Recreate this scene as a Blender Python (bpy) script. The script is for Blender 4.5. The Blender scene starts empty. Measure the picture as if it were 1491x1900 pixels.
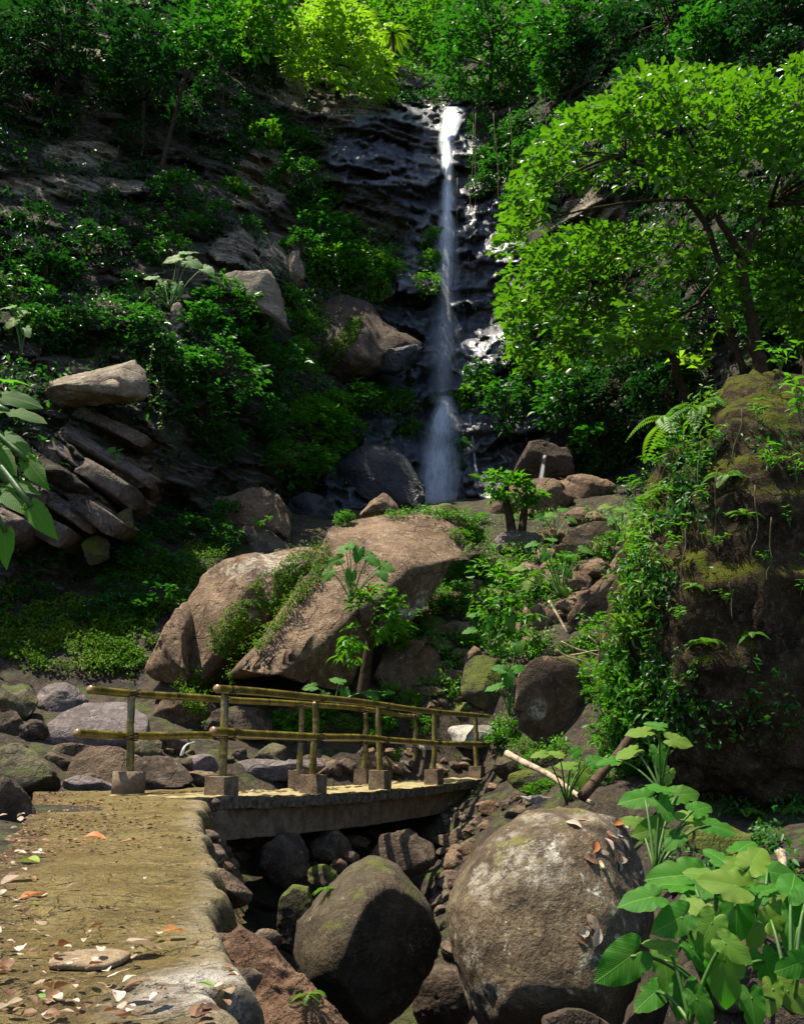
import bpy, math, random
import numpy as np
from mathutils import Vector, Matrix

rad = math.radians
SC = bpy.context.scene
COL = SC.collection
RNG = np.random.default_rng(7)
random.seed(7)

# ------------------------------------------------------------------ camera geometry (photo measured on a 1491 x 1900 sheet)
F = 1674.0
PITCH = rad(14.8)
CP, SP = math.cos(PITCH), math.sin(PITCH)
CAMZ = 0.45


def at(px, py, Y):
    """world point seen at photo position px,py at ground distance Y from the camera (vectorised)"""
    px = np.asarray(px, float); py = np.asarray(py, float); Y = np.asarray(Y, float)
    u = (px - 745.5) / F
    v = (950.0 - py) / F
    dy = CP - v * SP
    dz = SP + v * CP
    return np.stack(np.broadcast_arrays(u / dy * Y, Y, dz / dy * Y + CAMZ), -1)


def onz(px, py, z=0.0):
    v = (950.0 - py) / F
    dy = CP - v * SP
    dz = SP + v * CP
    return at(px, py, (z - CAMZ) / (dz / dy))


def mpp(py, Y):
    """metres per photo pixel at that place"""
    v = (950.0 - py) / F
    return Y / (CP - v * SP) / F


# ------------------------------------------------------------------ noise
def _hash(ix, iy, iz, seed):
    h = (ix.astype(np.int64) * 374761393 + iy.astype(np.int64) * 668265263 + iz.astype(np.int64) * 2147483647 + seed * 974711) & 0xFFFFFFFF
    h = ((h ^ (h >> 13)) * 1274126177) & 0xFFFFFFFF
    h = ((h ^ (h >> 16)) * 2246822519) & 0xFFFFFFFF
    h = h ^ (h >> 15)
    return (h & 0xFFFFFF) / float(0xFFFFFF) * 2 - 1


def vnoise(P, seed=0):
    i = np.floor(P)
    f = P - i
    f = f * f * f * (f * (f * 6 - 15) + 10)
    i = i.astype(np.int64)
    x, y, z = i[..., 0], i[..., 1], i[..., 2]
    fx, fy, fz = f[..., 0], f[..., 1], f[..., 2]
    r = 0
    for dx in (0, 1):
        for dy in (0, 1):
            for dz in (0, 1):
                w = (fx if dx else 1 - fx) * (fy if dy else 1 - fy) * (fz if dz else 1 - fz)
                r = r + w * _hash(x + dx, y + dy, z + dz, seed)
    return r


def fbm(P, oct=4, seed=0, gain=0.5, ridged=False):
    P = np.asarray(P, float)
    a, r, s = 1.0, 0.0, 0.0
    for o in range(oct):
        n = vnoise(P * (2.03 ** o) + 17.3 * o, seed + o)
        if ridged:
            n = 1 - 2 * np.abs(n)
        r = r + a * n
        s += a
        a *= gain
    return r / s


def smooth(a, b, x):
    t = np.clip((x - a) / (b - a), 0, 1)
    return t * t * (3 - 2 * t)


def facets3(P, seed=0, tilt=1.0):
    """fractured-rock relief: every jittered cell is its own tilted plane"""
    sh = P.shape[:-1]
    Q = P.reshape(-1, 3)
    b = np.floor(Q)
    best = np.full(len(Q), 1e9); val = np.zeros(len(Q))
    for dx in (-1, 0, 1):
        for dy in (-1, 0, 1):
            for dz in (-1, 0, 1):
                cI = (b + [dx, dy, dz]).astype(np.int64)
                h = [_hash(cI[:, 0], cI[:, 1], cI[:, 2], seed + q) for q in range(7)]
                cp = cI + .5 + .45 * np.stack(h[:3], -1)
                r = Q - cp
                d2 = (r ** 2).sum(-1)
                v = tilt * (r[:, 0] * h[3] + r[:, 1] * h[4] + r[:, 2] * h[5]) + .45 * h[6]
                m = d2 < best
                best = np.where(m, d2, best); val = np.where(m, v, val)
    return val.reshape(sh)


class RBF:
    def __init__(s, X, Yv, lin=True):
        X = np.asarray(X, float); Yv = np.asarray(Yv, float)
        s.X = X
        n, d = X.shape
        A = np.linalg.norm(X[:, None] - X[None], axis=-1)
        Pm = np.hstack([np.ones((n, 1)), X])
        M = np.block([[A, Pm], [Pm.T, np.zeros((d + 1, d + 1))]])
        s.w = np.linalg.lstsq(M, np.concatenate([Yv, np.zeros(d + 1)]), rcond=None)[0]

    def __call__(s, Q):
        Q = np.asarray(Q, float)
        sh = Q.shape[:-1]
        Q = Q.reshape(-1, Q.shape[-1])
        out = np.empty(len(Q))
        for k in range(0, len(Q), 20000):
            q = Q[k:k + 20000]
            A = np.linalg.norm(q[:, None] - s.X[None], axis=-1)
            out[k:k + 20000] = A @ s.w[:len(s.X)] + s.w[len(s.X)] + q @ s.w[len(s.X) + 1:]
        return out.reshape(sh)


# ------------------------------------------------------------------ object helpers
def link(name, data, parent=None):
    o = bpy.data.objects.new(name, data)
    COL.objects.link(o)
    if parent is not None:
        o.parent = parent
    return o


def tag(o, label=None, cat=None, group=None, kind=None):
    if label: o['label'] = label
    if cat: o['category'] = cat
    if group: o['group'] = group
    if kind: o['kind'] = kind
    return o


def empty(name, loc, label, cat, group=None):
    o = link(name, None)
    o.empty_display_size = 0.1
    o.location = [float(c) for c in loc]
    return tag(o, label, cat, group)


def mesh_np(name, V, Fs, mats, mi=None, attrs=None, uv=None, smoothed=True):
    """V (n,3); Fs list of (m,k) index arrays (k = 3 or 4)"""
    me = bpy.data.meshes.new(name)
    V = np.asarray(V, np.float32)
    if not isinstance(Fs, list):
        Fs = [Fs]
    Fs = [np.asarray(f, np.int32) for f in Fs if len(f)]
    nl = sum(f.size for f in Fs)
    nf = sum(len(f) for f in Fs)
    me.vertices.add(len(V))
    me.vertices.foreach_set('co', V.ravel())
    me.loops.add(nl)
    loops = np.concatenate([f.ravel() for f in Fs])
    me.loops.foreach_set('vertex_index', loops)
    me.polygons.add(nf)
    sizes = np.concatenate([np.full(len(f), f.shape[1], np.int32) for f in Fs])
    starts = np.concatenate([[0], np.cumsum(sizes)[:-1]]).astype(np.int32)
    me.polygons.foreach_set('loop_start', starts)
    me.polygons.foreach_set('loop_total', sizes)
    for m in (mats if isinstance(mats, (list, tuple)) else [mats]):
        me.materials.append(m)
    if mi is not None:
        me.polygons.foreach_set('material_index', np.asarray(mi, np.int32))
    me.polygons.foreach_set('use_smooth', np.full(nf, bool(smoothed)))
    if attrs:
        for k, a in attrs.items():
            at_ = me.attributes.new(k, 'FLOAT', 'POINT')
            at_.data.foreach_set('value', np.asarray(a, np.float32))
    if uv is not None:
        ul = me.uv_layers.new(name='UVMap')
        ul.data.foreach_set('uv', np.asarray(uv, np.float32)[loops].ravel())
    me.update(calc_edges=True)
    me.validate()
    return me


class MB:
    """collects tubes, boxes and leaf sheets into one mesh"""
    def __init__(s):
        s.V, s.F, s.M, s.A, s.n = [], [], [], [], 0

    def add(s, V, Fs, m=0, a=None):
        V = np.asarray(V, float)
        s.V.append(V)
        for f in (Fs if isinstance(Fs, list) else [Fs]):
            f = np.asarray(f, int)
            if len(f):
                s.F.append(f + s.n)
                s.M.append(np.full(len(f), m))
        s.A.append(np.full(len(V), 0.5) if a is None else np.broadcast_to(np.asarray(a, float), (len(V),)))
        s.n += len(V)

    def tube(s, pts, rs, k=6, m=0, a=0.5, cap=True):
        pts = np.asarray(pts, float)
        n = len(pts)
        rs = np.broadcast_to(np.asarray(rs, float), (n,))
        T = np.gradient(pts, axis=0)
        T /= np.linalg.norm(T, axis=1, keepdims=True) + 1e-9
        ref = np.array([0, 0, 1.0]) if abs(T[0][2]) < 0.9 else np.array([1.0, 0, 0])
        U = np.cross(T, ref); U /= np.linalg.norm(U, axis=1, keepdims=True) + 1e-9
        W = np.cross(T, U)
        th = np.linspace(0, 2 * math.pi, k, endpoint=False)
        V = pts[:, None] + rs[:, None, None] * (np.cos(th)[None, :, None] * U[:, None] + np.sin(th)[None, :, None] * W[:, None])
        V = V.reshape(-1, 3)
        i = np.arange(n - 1)[:, None] * k
        j = np.arange(k)[None]
        q = np.stack([i + j, i + (j + 1) % k, i + k + (j + 1) % k, i + k + j], -1).reshape(-1, 4)
        Fs = [q]
        if cap:
            V = np.vstack([V, pts[:1], pts[-1:]])
            c0, c1 = n * k, n * k + 1
            jj = np.arange(k)
            Fs.append(np.stack([np.full(k, c0), (jj + 1) % k, jj], -1))
            Fs.append(np.stack([np.full(k, c1), (n - 1) * k + jj, (n - 1) * k + (jj + 1) % k], -1))
        av = a if np.isscalar(a) else np.concatenate([np.repeat(a, k), [a[0], a[-1]] if cap else []])
        s.add(V, Fs, m, av)

    def build(s, name, mats, parent=None, smoothed=True):
        V = np.vstack(s.V)
        f3 = [f for f in s.F if f.shape[1] == 3]; f4 = [f for f in s.F if f.shape[1] == 4]
        m3 = [m for f, m in zip(s.F, s.M) if f.shape[1] == 3]; m4 = [m for f, m in zip(s.F, s.M) if f.shape[1] == 4]
        Fs, mi = [], []
        if f3: Fs.append(np.vstack(f3)); mi.append(np.concatenate(m3))
        if f4: Fs.append(np.vstack(f4)); mi.append(np.concatenate(m4))
        me = mesh_np(name, V, Fs, mats, np.concatenate(mi), {'rnd': np.concatenate(s.A)}, smoothed=smoothed)
        return link(name, me, parent) if name else me

    def mesh(s, name, mats, smoothed=True):
        o = s.build(name, mats, None, smoothed)
        me = o.data
        bpy.data.objects.remove(o)
        return me


def nrm(v):
    return v / (np.linalg.norm(v, axis=-1, keepdims=True) + 1e-9)


# leaf sheets: t along, s across, h height above the blade plane
T_OVAL = (np.array([[0, 0, 0], [-.5, .5, .1], [0, .5, -.04], [.5, .5, .1], [0, 1, -.12]], float),
          np.array([[0, 2, 1], [0, 3, 2], [1, 2, 4], [2, 3, 4]]))
T_OBOV = (np.array([[0, 0, 0], [-.3, .35, .03], [0, .4, -.03], [.3, .35, .03], [-.5, .72, .06], [0, .75, -.06], [.5, .72, .06], [0, 1, -.16]], float),
          np.array([[0, 2, 1], [0, 3, 2], [1, 2, 5], [1, 5, 4], [2, 3, 6], [2, 6, 5], [4, 5, 7], [5, 6, 7]]))
T_LANCE = (np.array([[0, 0, 0], [-.5, .3, .06], [0, .3, -.02], [.5, .3, .06], [-.36, .65, .0], [0, .65, -.07], [.36, .65, .0], [0, 1, -.25]], float),
           np.array([[0, 2, 1], [0, 3, 2], [1, 2, 5], [1, 5, 4], [2, 3, 6], [2, 6, 5], [4, 5, 7], [5, 6, 7]]))


def leaves(P, D, N, L, W, rnd, T):
    """vectorised leaf blades -> V, F, attr"""
    P = np.asarray(P, float); n = len(P)
    D = nrm(D)
    S = nrm(np.cross(D, N))
    Nn = np.cross(S, D)
    L = np.broadcast_to(L, (n,)); W = np.broadcast_to(W, (n,))
    t, f = T
    V = P[:, None] + S[:, None] * (t[None, :, 0, None] * W[:, None, None]) + D[:, None] * (t[None, :, 1, None] * L[:, None, None]) + Nn[:, None] * (t[None, :, 2, None] * L[:, None, None])
    Fx = (f[None] + (np.arange(n) * len(t))[:, None, None]).reshape(-1, 3)
    return V.reshape(-1, 3), Fx, np.repeat(rnd, len(t))


def rand_dir(n, rng):
    v = rng.normal(size=(n, 3))
    return nrm(v)


# ------------------------------------------------------------------ materials
def new_mat(name):
    m = bpy.data.materials.new(name)
    m.use_nodes = True
    nt = m.node_tree
    nt.nodes.clear()
    return m, nt


def N(nt, typ, **kw):
    n = nt.nodes.new(typ)
    for k, v in kw.items():
        if k.startswith('_'):
            setattr(n, k[1:], v)
        else:
            n.inputs[k.replace('__', ' ')].default_value = v
    return n


def L(nt, a, b):
    nt.links.new(a, b)


def mix(nt, fac, a, b, mode='MIX'):
    n = nt.nodes.new('ShaderNodeMix')
    n.data_type = 'RGBA'
    n.blend_type = mode
    for i, v in ((0, fac), (6, a), (7, b)):
        if hasattr(v, 'is_linked') or hasattr(v, 'links'):
            nt.links.new(v, n.inputs[i])
        elif i == 0:
            n.inputs[0].default_value = v
        else:
            n.inputs[i].default_value = (*v, 1)
    return n.outputs[2]


def ramp(nt, src, stops):
    n = nt.nodes.new('ShaderNodeMapRange')
    n.interpolation_type = 'SMOOTHSTEP'
    n.inputs[1].default_value, n.inputs[2].default_value = stops[0], stops[1]
    n.inputs[3].default_value, n.inputs[4].default_value = (stops[2], stops[3]) if len(stops) > 2 else (0, 1)
    nt.links.new(src, n.inputs[0])
    return n.outputs[0]


def math_(nt, op, a, b=0.0):
    n = nt.nodes.new('ShaderNodeMath')
    n.operation = op
    for i, v in ((0, a), (1, b)):
        if isinstance(v, (int, float)):
            n.inputs[i].default_value = v
        else:
            nt.links.new(v, n.inputs[i])
    return n.outputs[0]


def noise(nt, vec, scale, detail=4, rough=0.55, dist=0.0):
    n = nt.nodes.new('ShaderNodeTexNoise')
    n.inputs['Scale'].default_value = scale
    n.inputs['Detail'].default_value = detail
    n.inputs['Roughness'].default_value = rough
    n.inputs['Distortion'].default_value = dist
    nt.links.new(vec, n.inputs['Vector'])
    return n.outputs[0]


def attr(nt, name):
    n = nt.nodes.new('ShaderNodeAttribute')
    n.attribute_name = name
    return n.outputs['Fac']


def bump(nt, h, strength, dist, prev=None):
    n = nt.nodes.new('ShaderNodeBump')
    n.inputs['Strength'].default_value = strength
    n.inputs['Distance'].default_value = dist
    nt.links.new(h, n.inputs['Height'])
    if prev is not None:
        nt.links.new(prev, n.inputs['Normal'])
    return n.outputs[0]


def out(nt, sh):
    o = nt.nodes.new('ShaderNodeOutputMaterial')
    nt.links.new(sh, o.inputs[0])


def leaf_mat(name, dark, light, trans, tf=0.4, rough=0.4, spec=0.5, dead=None):
    m, nt = new_mat(name)
    r = attr(nt, 'rnd')
    oi = nt.nodes.new('ShaderNodeObjectInfo').outputs['Random']
    c = mix(nt, r, dark, light)
    c = mix(nt, math_(nt, 'MULTIPLY', oi, 0.45), c, tuple(x * 0.6 for x in light))
    gp = nt.nodes.new('ShaderNodeNewGeometry')
    big = ramp(nt, noise(nt, gp.outputs['Position'], .8, 3, .6), (.40, .66))
    c = mix(nt, math_(nt, 'MULTIPLY', big, .4), c, (light[0] * 1.9 + .01, light[1] * 1.15, light[2]))
    c = mix(nt, math_(nt, 'MULTIPLY', ramp(nt, noise(nt, gp.outputs['Position'], 1.9, 2, .5), (.55, .72)), .6), c, tuple(x * .7 for x in dark))
    if dead:
        c = mix(nt, ramp(nt, r, (0.955, 0.975)), c, dead)
    p = N(nt, 'ShaderNodeBsdfPrincipled', Roughness=rough)
    p.inputs['Specular IOR Level'].default_value = spec
    L(nt, c, p.inputs['Base Color'])
    t = N(nt, 'ShaderNodeBsdfTranslucent')
    tc = mix(nt, r, tuple(x * 0.7 for x in trans), trans)
    L(nt, tc, t.inputs['Color'])
    ms = N(nt, 'ShaderNodeMixShader', Fac=tf)
    L(nt, p.outputs[0], ms.inputs[1]); L(nt, t.outputs[0], ms.inputs[2])
    out(nt, ms.outputs[0])
    return m


def rock_mat(name, dark, mid, light, lichen=0.3, moss=0.3, rough=0.85, spec=0.3, sc=1.0, mosscol=(.045, .06, .008), lichcol=(.5, .5, .42), bstr=0.6, speck=0.0, strata=None, wet=0.0, crack=0.55):
    """generic stone: mottled tone, lichen blotches, moss on upward faces, cracks"""
    m, nt = new_mat(name)
    tc = nt.nodes.new('ShaderNodeTexCoord')
    oi = nt.nodes.new('ShaderNodeObjectInfo')
    ad = nt.nodes.new('ShaderNodeVectorMath'); ad.operation = 'ADD'
    mu = nt.nodes.new('ShaderNodeVectorMath'); mu.operation = 'SCALE'
    geo = nt.nodes.new('ShaderNodeNewGeometry')
    L(nt, geo.outputs['Position'], ad.inputs[0])
    L(nt, oi.outputs['Random'], mu.inputs[0]); mu.inputs['Scale'].default_value = 0.0
    mu2 = nt.nodes.new('ShaderNodeCombineXYZ')
    rx = math_(nt, 'MULTIPLY', oi.outputs['Random'], 37.0)
    L(nt, rx, mu2.inputs[0]); L(nt, rx, mu2.inputs[1])
    L(nt, mu2.outputs[0], ad.inputs[1])
    v = ad.outputs[0]
    n1 = noise(nt, v, 1.6 * sc, 6, 0.65, 0.3)
    n2 = noise(nt, v, 9.0 * sc, 5, 0.7)
    n3 = noise(nt, v, 34.0 * sc, 4, 0.7)
    c = mix(nt, ramp(nt, n1, (0.36, 0.62)), dark, mid)
    c = mix(nt, math_(nt, 'MULTIPLY', ramp(nt, n2, (0.48, 0.72)), 0.75), c, light)
    c = mix(nt, math_(nt, 'MULTIPLY', ramp(nt, n3, (0.40, 0.62)), 0.45), c, tuple(x * 0.55 for x in dark))
    ns = noise(nt, v, .75 * sc, 4, .6, .8)
    c = mix(nt, math_(nt, 'MULTIPLY', ramp(nt, ns, (.52, .66)), .55), c, tuple(x * .8 for x in dark))
    nk = nt.nodes.new('ShaderNodeTexVoronoi'); nk.feature = 'DISTANCE_TO_EDGE'; nk.inputs['Scale'].default_value = .9 * sc
    wv = nt.nodes.new('ShaderNodeVectorMath'); wv.operation = 'MULTIPLY_ADD'
    nw = nt.nodes.new('ShaderNodeTexNoise'); nw.inputs['Scale'].default_value = 2.2 * sc; nw.inputs['Detail'].default_value = 5; L(nt, v, nw.inputs['Vector'])
    L(nt, nw.outputs['Color'], wv.inputs[0]); wv.inputs[1].default_value = (.9, .9, .9); L(nt, v, wv.inputs[2]); L(nt, wv.outputs[0], nk.inputs['Vector'])
    crk = math_(nt, 'MULTIPLY', ramp(nt, nk.outputs['Distance'], (.022, .004)), math_(nt, 'MULTIPLY', ramp(nt, ns, (.42, .5)), crack))
    c = mix(nt, math_(nt, 'MULTIPLY', crk, .75), c, tuple(x * .3 for x in dark))
    if strata:
        mp = nt.nodes.new('ShaderNodeMapping'); mp.inputs['Rotation'].default_value = strata; mp.inputs['Scale'].default_value = (0.6, 0.6, 9)
        L(nt, v, mp.inputs['Vector'])
        n5 = noise(nt, mp.outputs[0], 1.3, 5, 0.6)
        c = mix(nt, math_(nt, 'MULTIPLY', ramp(nt, n5, (0.42, 0.6)), 0.7), c, dark)
    if lichen > 0:
        n4 = noise(nt, v, 3.2 * sc, 7, 0.72, 0.6)
        lf = ramp(nt, n4, (0.66 - 0.16 * lichen, 0.74 - 0.12 * lichen))
        n4b = noise(nt, v, 22 * sc, 3, 0.6)
        lf = math_(nt, 'MULTIPLY', lf, ramp(nt, n4b, (0.35, 0.6)))
        c = mix(nt, math_(nt, 'MULTIPLY', lf, 0.85), c, lichcol)
    if speck > 0:
        vo = N(nt, 'ShaderNodeTexVoronoi', Scale=16 * sc); L(nt, v, vo.inputs['Vector'])
        sf = math_(nt, 'MULTIPLY', ramp(nt, vo.outputs['Distance'], (0.16, 0.08)), ramp(nt, noise(nt, v, 2.6 * sc, 3), (0.5, 0.6)))
        c = mix(nt, math_(nt, 'MULTIPLY', sf, speck), c, (.6, .58, .5))
    la = math_(nt, 'MULTIPLY', attr(nt, 'lich'), ramp(nt, math_(nt, 'ADD', math_(nt, 'MULTIPLY', n2, .6), math_(nt, 'MULTIPLY', n3, .4)), (.44, .56)))
    c = mix(nt, math_(nt, 'MULTIPLY', la, .92), c, (.58, .55, .46))
    if moss > 0:
        sx = nt.nodes.new('ShaderNodeSeparateXYZ'); L(nt, geo.outputs['Normal'], sx.inputs[0])
        nm = noise(nt, v, 2.2 * sc, 6, 0.7)
        mf = math_(nt, 'ADD', math_(nt, 'MULTIPLY', sx.outputs[2], 0.22), nm)
        mf = ramp(nt, mf, (0.86 - 0.42 * moss, 0.98 - 0.42 * moss))
        mc = mix(nt, n3, tuple(x * 0.5 for x in mosscol), tuple(x * 1.8 for x in mosscol))
        c = mix(nt, mf, c, mc)
    p = N(nt, 'ShaderNodeBsdfPrincipled', Roughness=rough)
    p.inputs['Specular IOR Level'].default_value = spec
    L(nt, c, p.inputs['Base Color'])
    if wet > 0:
        p.inputs['IOR'].default_value = 1.6
        p.inputs['Coat Weight'].default_value = .1
        p.inputs['Coat Roughness'].default_value = .28
        p.inputs['Coat IOR'].default_value = 1.6
        L(nt, ramp(nt, n1, (0.3, 0.7, rough - 0.12, rough + 0.12)), p.inputs['Roughness'])
    hh = math_(nt, 'SUBTRACT', math_(nt, 'ADD', math_(nt, 'MULTIPLY', n2, 0.6), math_(nt, 'MULTIPLY', n3, 0.35)), math_(nt, 'MULTIPLY', crk, .6))
    b = bump(nt, hh, bstr, 0.12 / sc)
    b = bump(nt, n1, bstr * 0.6, 0.3 / sc, b)
    L(nt, b, p.inputs['Normal'])
    out(nt, p.outputs[0])
    return m


def plain_mat(name, c1, c2, sc=8, rough=0.8, spec=0.3, bs=0.4, bd=0.02):
    m, nt = new_mat(name)
    geo = nt.nodes.new('ShaderNodeNewGeometry')
    n1 = noise(nt, geo.outputs['Position'], sc, 6, 0.65)
    n2 = noise(nt, geo.outputs['Position'], sc * 6, 4, 0.65)
    c = mix(nt, ramp(nt, math_(nt, 'ADD', math_(nt, 'MULTIPLY', n1, 0.7), math_(nt, 'MULTIPLY', n2, 0.3)), (0.36, 0.64)), c1, c2)
    p = N(nt, 'ShaderNodeBsdfPrincipled', Roughness=rough)
    p.inputs['Specular IOR Level'].default_value = spec
    L(nt, c, p.inputs['Base Color'])
    L(nt, bump(nt, math_(nt, 'ADD', n1, n2), bs, bd), p.inputs['Normal'])
    out(nt, p.outputs[0])
    return m


M = {}
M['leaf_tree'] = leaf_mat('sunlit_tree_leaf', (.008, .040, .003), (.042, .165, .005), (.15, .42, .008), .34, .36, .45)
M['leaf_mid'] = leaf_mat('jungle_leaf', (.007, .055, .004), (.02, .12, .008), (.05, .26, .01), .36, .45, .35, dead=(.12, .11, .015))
M['leaf_dark'] = leaf_mat('painted_shade_leaf', (.005, .034, .006), (.013, .068, .012), (.02, .12, .010), .28, .45, .35)  # shade of the upper corners is put into this darker leaf colour
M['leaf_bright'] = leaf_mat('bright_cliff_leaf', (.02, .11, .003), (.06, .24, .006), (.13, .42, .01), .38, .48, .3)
M['leaf_yellow'] = leaf_mat('yellow_green_leaf', (.06, .20, .006), (.16, .36, .012), (.34, .66, .02), .42, .42, .4)
M['leaf_fern'] = leaf_mat('fern_leaf', (.03, .12, .006), (.08, .22, .01), (.18, .42, .015), .4, .48, .3)
M['moss_leaf'] = leaf_mat('moss_leaf', (.022, .08, .003), (.085, .19, .006), (.13, .32, .008), .3, .6, .15)
M['bark'] = plain_mat('dark_bark', (.02, .014, .009), (.07, .05, .032), 14, .9, .2, .6, .03)
M['twig'] = plain_mat('twig_bark', (.03, .03, .012), (.09, .08, .04), 20, .9, .2, .3, .01)
M['stalk'] = plain_mat('green_stalk', (.03, .08, .01), (.06, .14, .02), 10, .5, .4, .1, .01)
M['deadwood'] = plain_mat('bleached_wood', (.16, .11, .07), (.5, .4, .28), 12, .85, .2, .5, .02)
M['darkwood'] = plain_mat('rotten_wood', (.03, .018, .012), (.10, .06, .04), 12, .85, .2, .5, .02)

M['rock_tan'] = rock_mat('tan_sandstone', (.115, .070, .040), (.26, .172, .105), (.42, .32, .22), .30, .10, sc=.8, bstr=.9)
M['rock_brown'] = rock_mat('brown_stone', (.075, .047, .027), (.18, .12, .073), (.30, .22, .14), .30, .22, sc=1.0, bstr=.85)
M['rock_grey'] = rock_mat('purple_grey_stone', (.075, .058, .055), (.17, .135, .13), (.28, .235, .22), .15, .08, sc=.9, rough=.7)
M['rock_olive'] = rock_mat('olive_mossed_stone', (.05, .042, .024), (.12, .10, .055), (.2, .17, .10), .25, .55, sc=1.2)
M['rock_dark'] = rock_mat('dark_stone', (.034, .022, .014), (.085, .058, .037), (.16, .115, .08), .12, .25, sc=1.0)
M['rock_moss'] = rock_mat('mossy_stone', (.035, .03, .016), (.08, .065, .03), (.13, .11, .06), .1, .92, sc=1.2, mosscol=(.06, .075, .008))
M['rock_pale'] = rock_mat('pale_bedded_stone', (.13, .10, .07), (.30, .25, .18), (.5, .44, .34), .3, .15, sc=.7, strata=(0.1, -0.25, 0))
M['rock_bed'] = rock_mat('bedded_cliff_stone', (.05, .038, .03), (.14, .105, .085), (.26, .21, .17), .25, .22, sc=.8)
M['rock_wet'] = rock_mat('wet_black_rock', (.005, .005, .008), (.011, .011, .016), (.02, .02, .028), 0, .04, rough=.42, spec=.45, sc=.7, bstr=1.0, wet=1)
M['rock_front'] = rock_mat('speckled_boulder_stone', (.046, .031, .017), (.125, .09, .05), (.235, .185, .105), .5, .34, sc=1.5, speck=.5, mosscol=(.09, .085, .018), crack=.15)
M['rock_under'] = rock_mat('shaded_olive_boulder_stone', (.03, .022, .012), (.075, .056, .031), (.14, .11, .065), .2, .38, sc=1.5, speck=.35, mosscol=(.06, .065, .012), crack=.1)  # partial shade under the bridge painted in as a darker stone colour
M['rock_red'] = rock_mat('reddish_earthy_stone', (.10, .05, .027), (.21, .12, .065), (.30, .20, .12), .12, .2, sc=3, bstr=1.0)
M['rock_slab'] = rock_mat('pale_flat_stone', (.2, .18, .15), (.4, .37, .32), (.62, .6, .55), .6, .1, sc=2)
M['rubble'] = rock_mat('rubble_stone', (.06, .040, .026), (.16, .115, .078), (.28, .21, .15), .2, .12, sc=2.5, bstr=.8)
M['soil'] = rock_mat('dark_root_soil', (.022, .015, .008), (.064, .046, .025), (.15, .11, .068), .06, .66, sc=1.3, mosscol=(.06, .066, .007), bstr=1.0, rough=.95, spec=.1)
# ------------------------------------------------------------------ camera, sky, sun
cam_d = bpy.data.cameras.new('camera')
cam = link('camera', cam_d)
cam_d.sensor_fit = 'VERTICAL'
cam_d.sensor_height = 24.0
cam_d.lens = 24.0 * F / 1900.0
cam_d.clip_start = 0.05
cam_d.clip_end = 500
cam.location = (0, 0, CAMZ)
cam.rotation_euler = (rad(90) + PITCH, 0, 0)
SC.camera = cam

SUN_AZ, SUN_EL = rad(-89), rad(68)      # azimuth from +Y towards +X
sun_to = Vector((math.sin(SUN_AZ) * math.cos(SUN_EL), math.cos(SUN_AZ) * math.cos(SUN_EL), math.sin(SUN_EL)))
sd = bpy.data.lights.new('sun', 'SUN')
sun = link('sun', sd)
sd.energy = 5.0
sd.angle = rad(0.5)
sd.color = (1.0, 0.91, 0.74)
sun.rotation_euler = sun_to.to_track_quat('Z', 'Y').to_euler()
W = bpy.data.worlds.new('World')
SC.world = W
W.use_nodes = True
nt = W.node_tree
bg = nt.nodes['Background']
sky = nt.nodes.new('ShaderNodeTexSky')
sky.sky_type = 'NISHITA'
sky.sun_disc = False
sky.sun_elevation = SUN_EL
sky.sun_rotation = SUN_AZ
nt.links.new(sky.outputs[0], bg.inputs[0])
bg.inputs[1].default_value = 0.105
SC.view_settings.view_transform = 'Standard'
SC.view_settings.look = 'None'
SC.view_settings.exposure = 1.14
SC.view_settings.gamma = 1.0
SC.cycles.max_bounces = 8
SC.cycles.diffuse_bounces = 3
SC.cycles.glossy_bounces = 3
SC.cycles.transmission_bounces = 4
SC.cycles.transparent_max_bounces = 16
SC.cycles.use_denoising = True
SC.cycles.sample_clamp_indirect = 6.0
SC.cycles.caustics_reflective = False
SC.cycles.caustics_refractive = False

# ------------------------------------------------------------------ cliff: one continuous gorge wall
CLIFF_PTS = [(-600, 1300, 12), (-600, 600, 13), (-600, 0, 17), (-300, 1300, 15), (-300, 600, 15.5), (-300, 0, 20),
    (0, 1260, 18), (0, 1000, 18.5), (0, 760, 19.8), (0, 560, 21.5), (0, 350, 24.5), (0, 0, 30),
    (200, 1240, 20), (200, 950, 20.8), (200, 740, 21.4), (200, 640, 22.5), (200, 400, 26), (200, 340, 27.5), (200, 0, 31.5),
    (400, 1000, 23), (400, 700, 24.5), (450, 560, 25.6), (450, 460, 27.5), (400, 250, 30), (400, 0, 34),
    (560, 960, 26.5), (560, 700, 28.8), (560, 560, 30.2), (560, 400, 32), (560, 230, 34), (560, 0, 39),
    (700, 950, 28.7), (650, 720, 30.6), (650, 560, 31.2), (700, 400, 33), (700, 230, 34.5), (720, 180, 37), (700, 0, 47),
    (830, 950, 30), (830, 700, 32), (830, 400, 34), (838, 205, 36.4), (800, 170, 40), (830, 100, 46), (830, 0, 50), (880, 190, 36.5),
    (950, 950, 29.5), (950, 600, 31.5), (950, 300, 34), (950, 150, 37), (950, 0, 41),
    (1050, 950, 28), (1100, 700, 28), (1100, 300, 30), (1100, 0, 34),
    (1300, 950, 23), (1300, 600, 23.5), (1300, 200, 26), (1300, 0, 29),
    (1491, 900, 20), (1491, 500, 20), (1491, 0, 25), (1900, 900, 14), (1900, 0, 18), (1900, -300, 21), (700, -300, 60), (0, -300, 38), (-600, -300, 20)]
_c = np.array(CLIFF_PTS, float)
cliff_rbf = RBF(_c[:, :2] / 500.0, _c[:, 2])


def ell(px, py, items):
    r = np.zeros(np.shape(px))
    for cx, cy, a, b in items:
        d = np.sqrt(((px - cx) / a) ** 2 + ((py - cy) / b) ** 2)
        r = np.maximum(r, smooth(1.25, 0.7, d))
    return r


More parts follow.
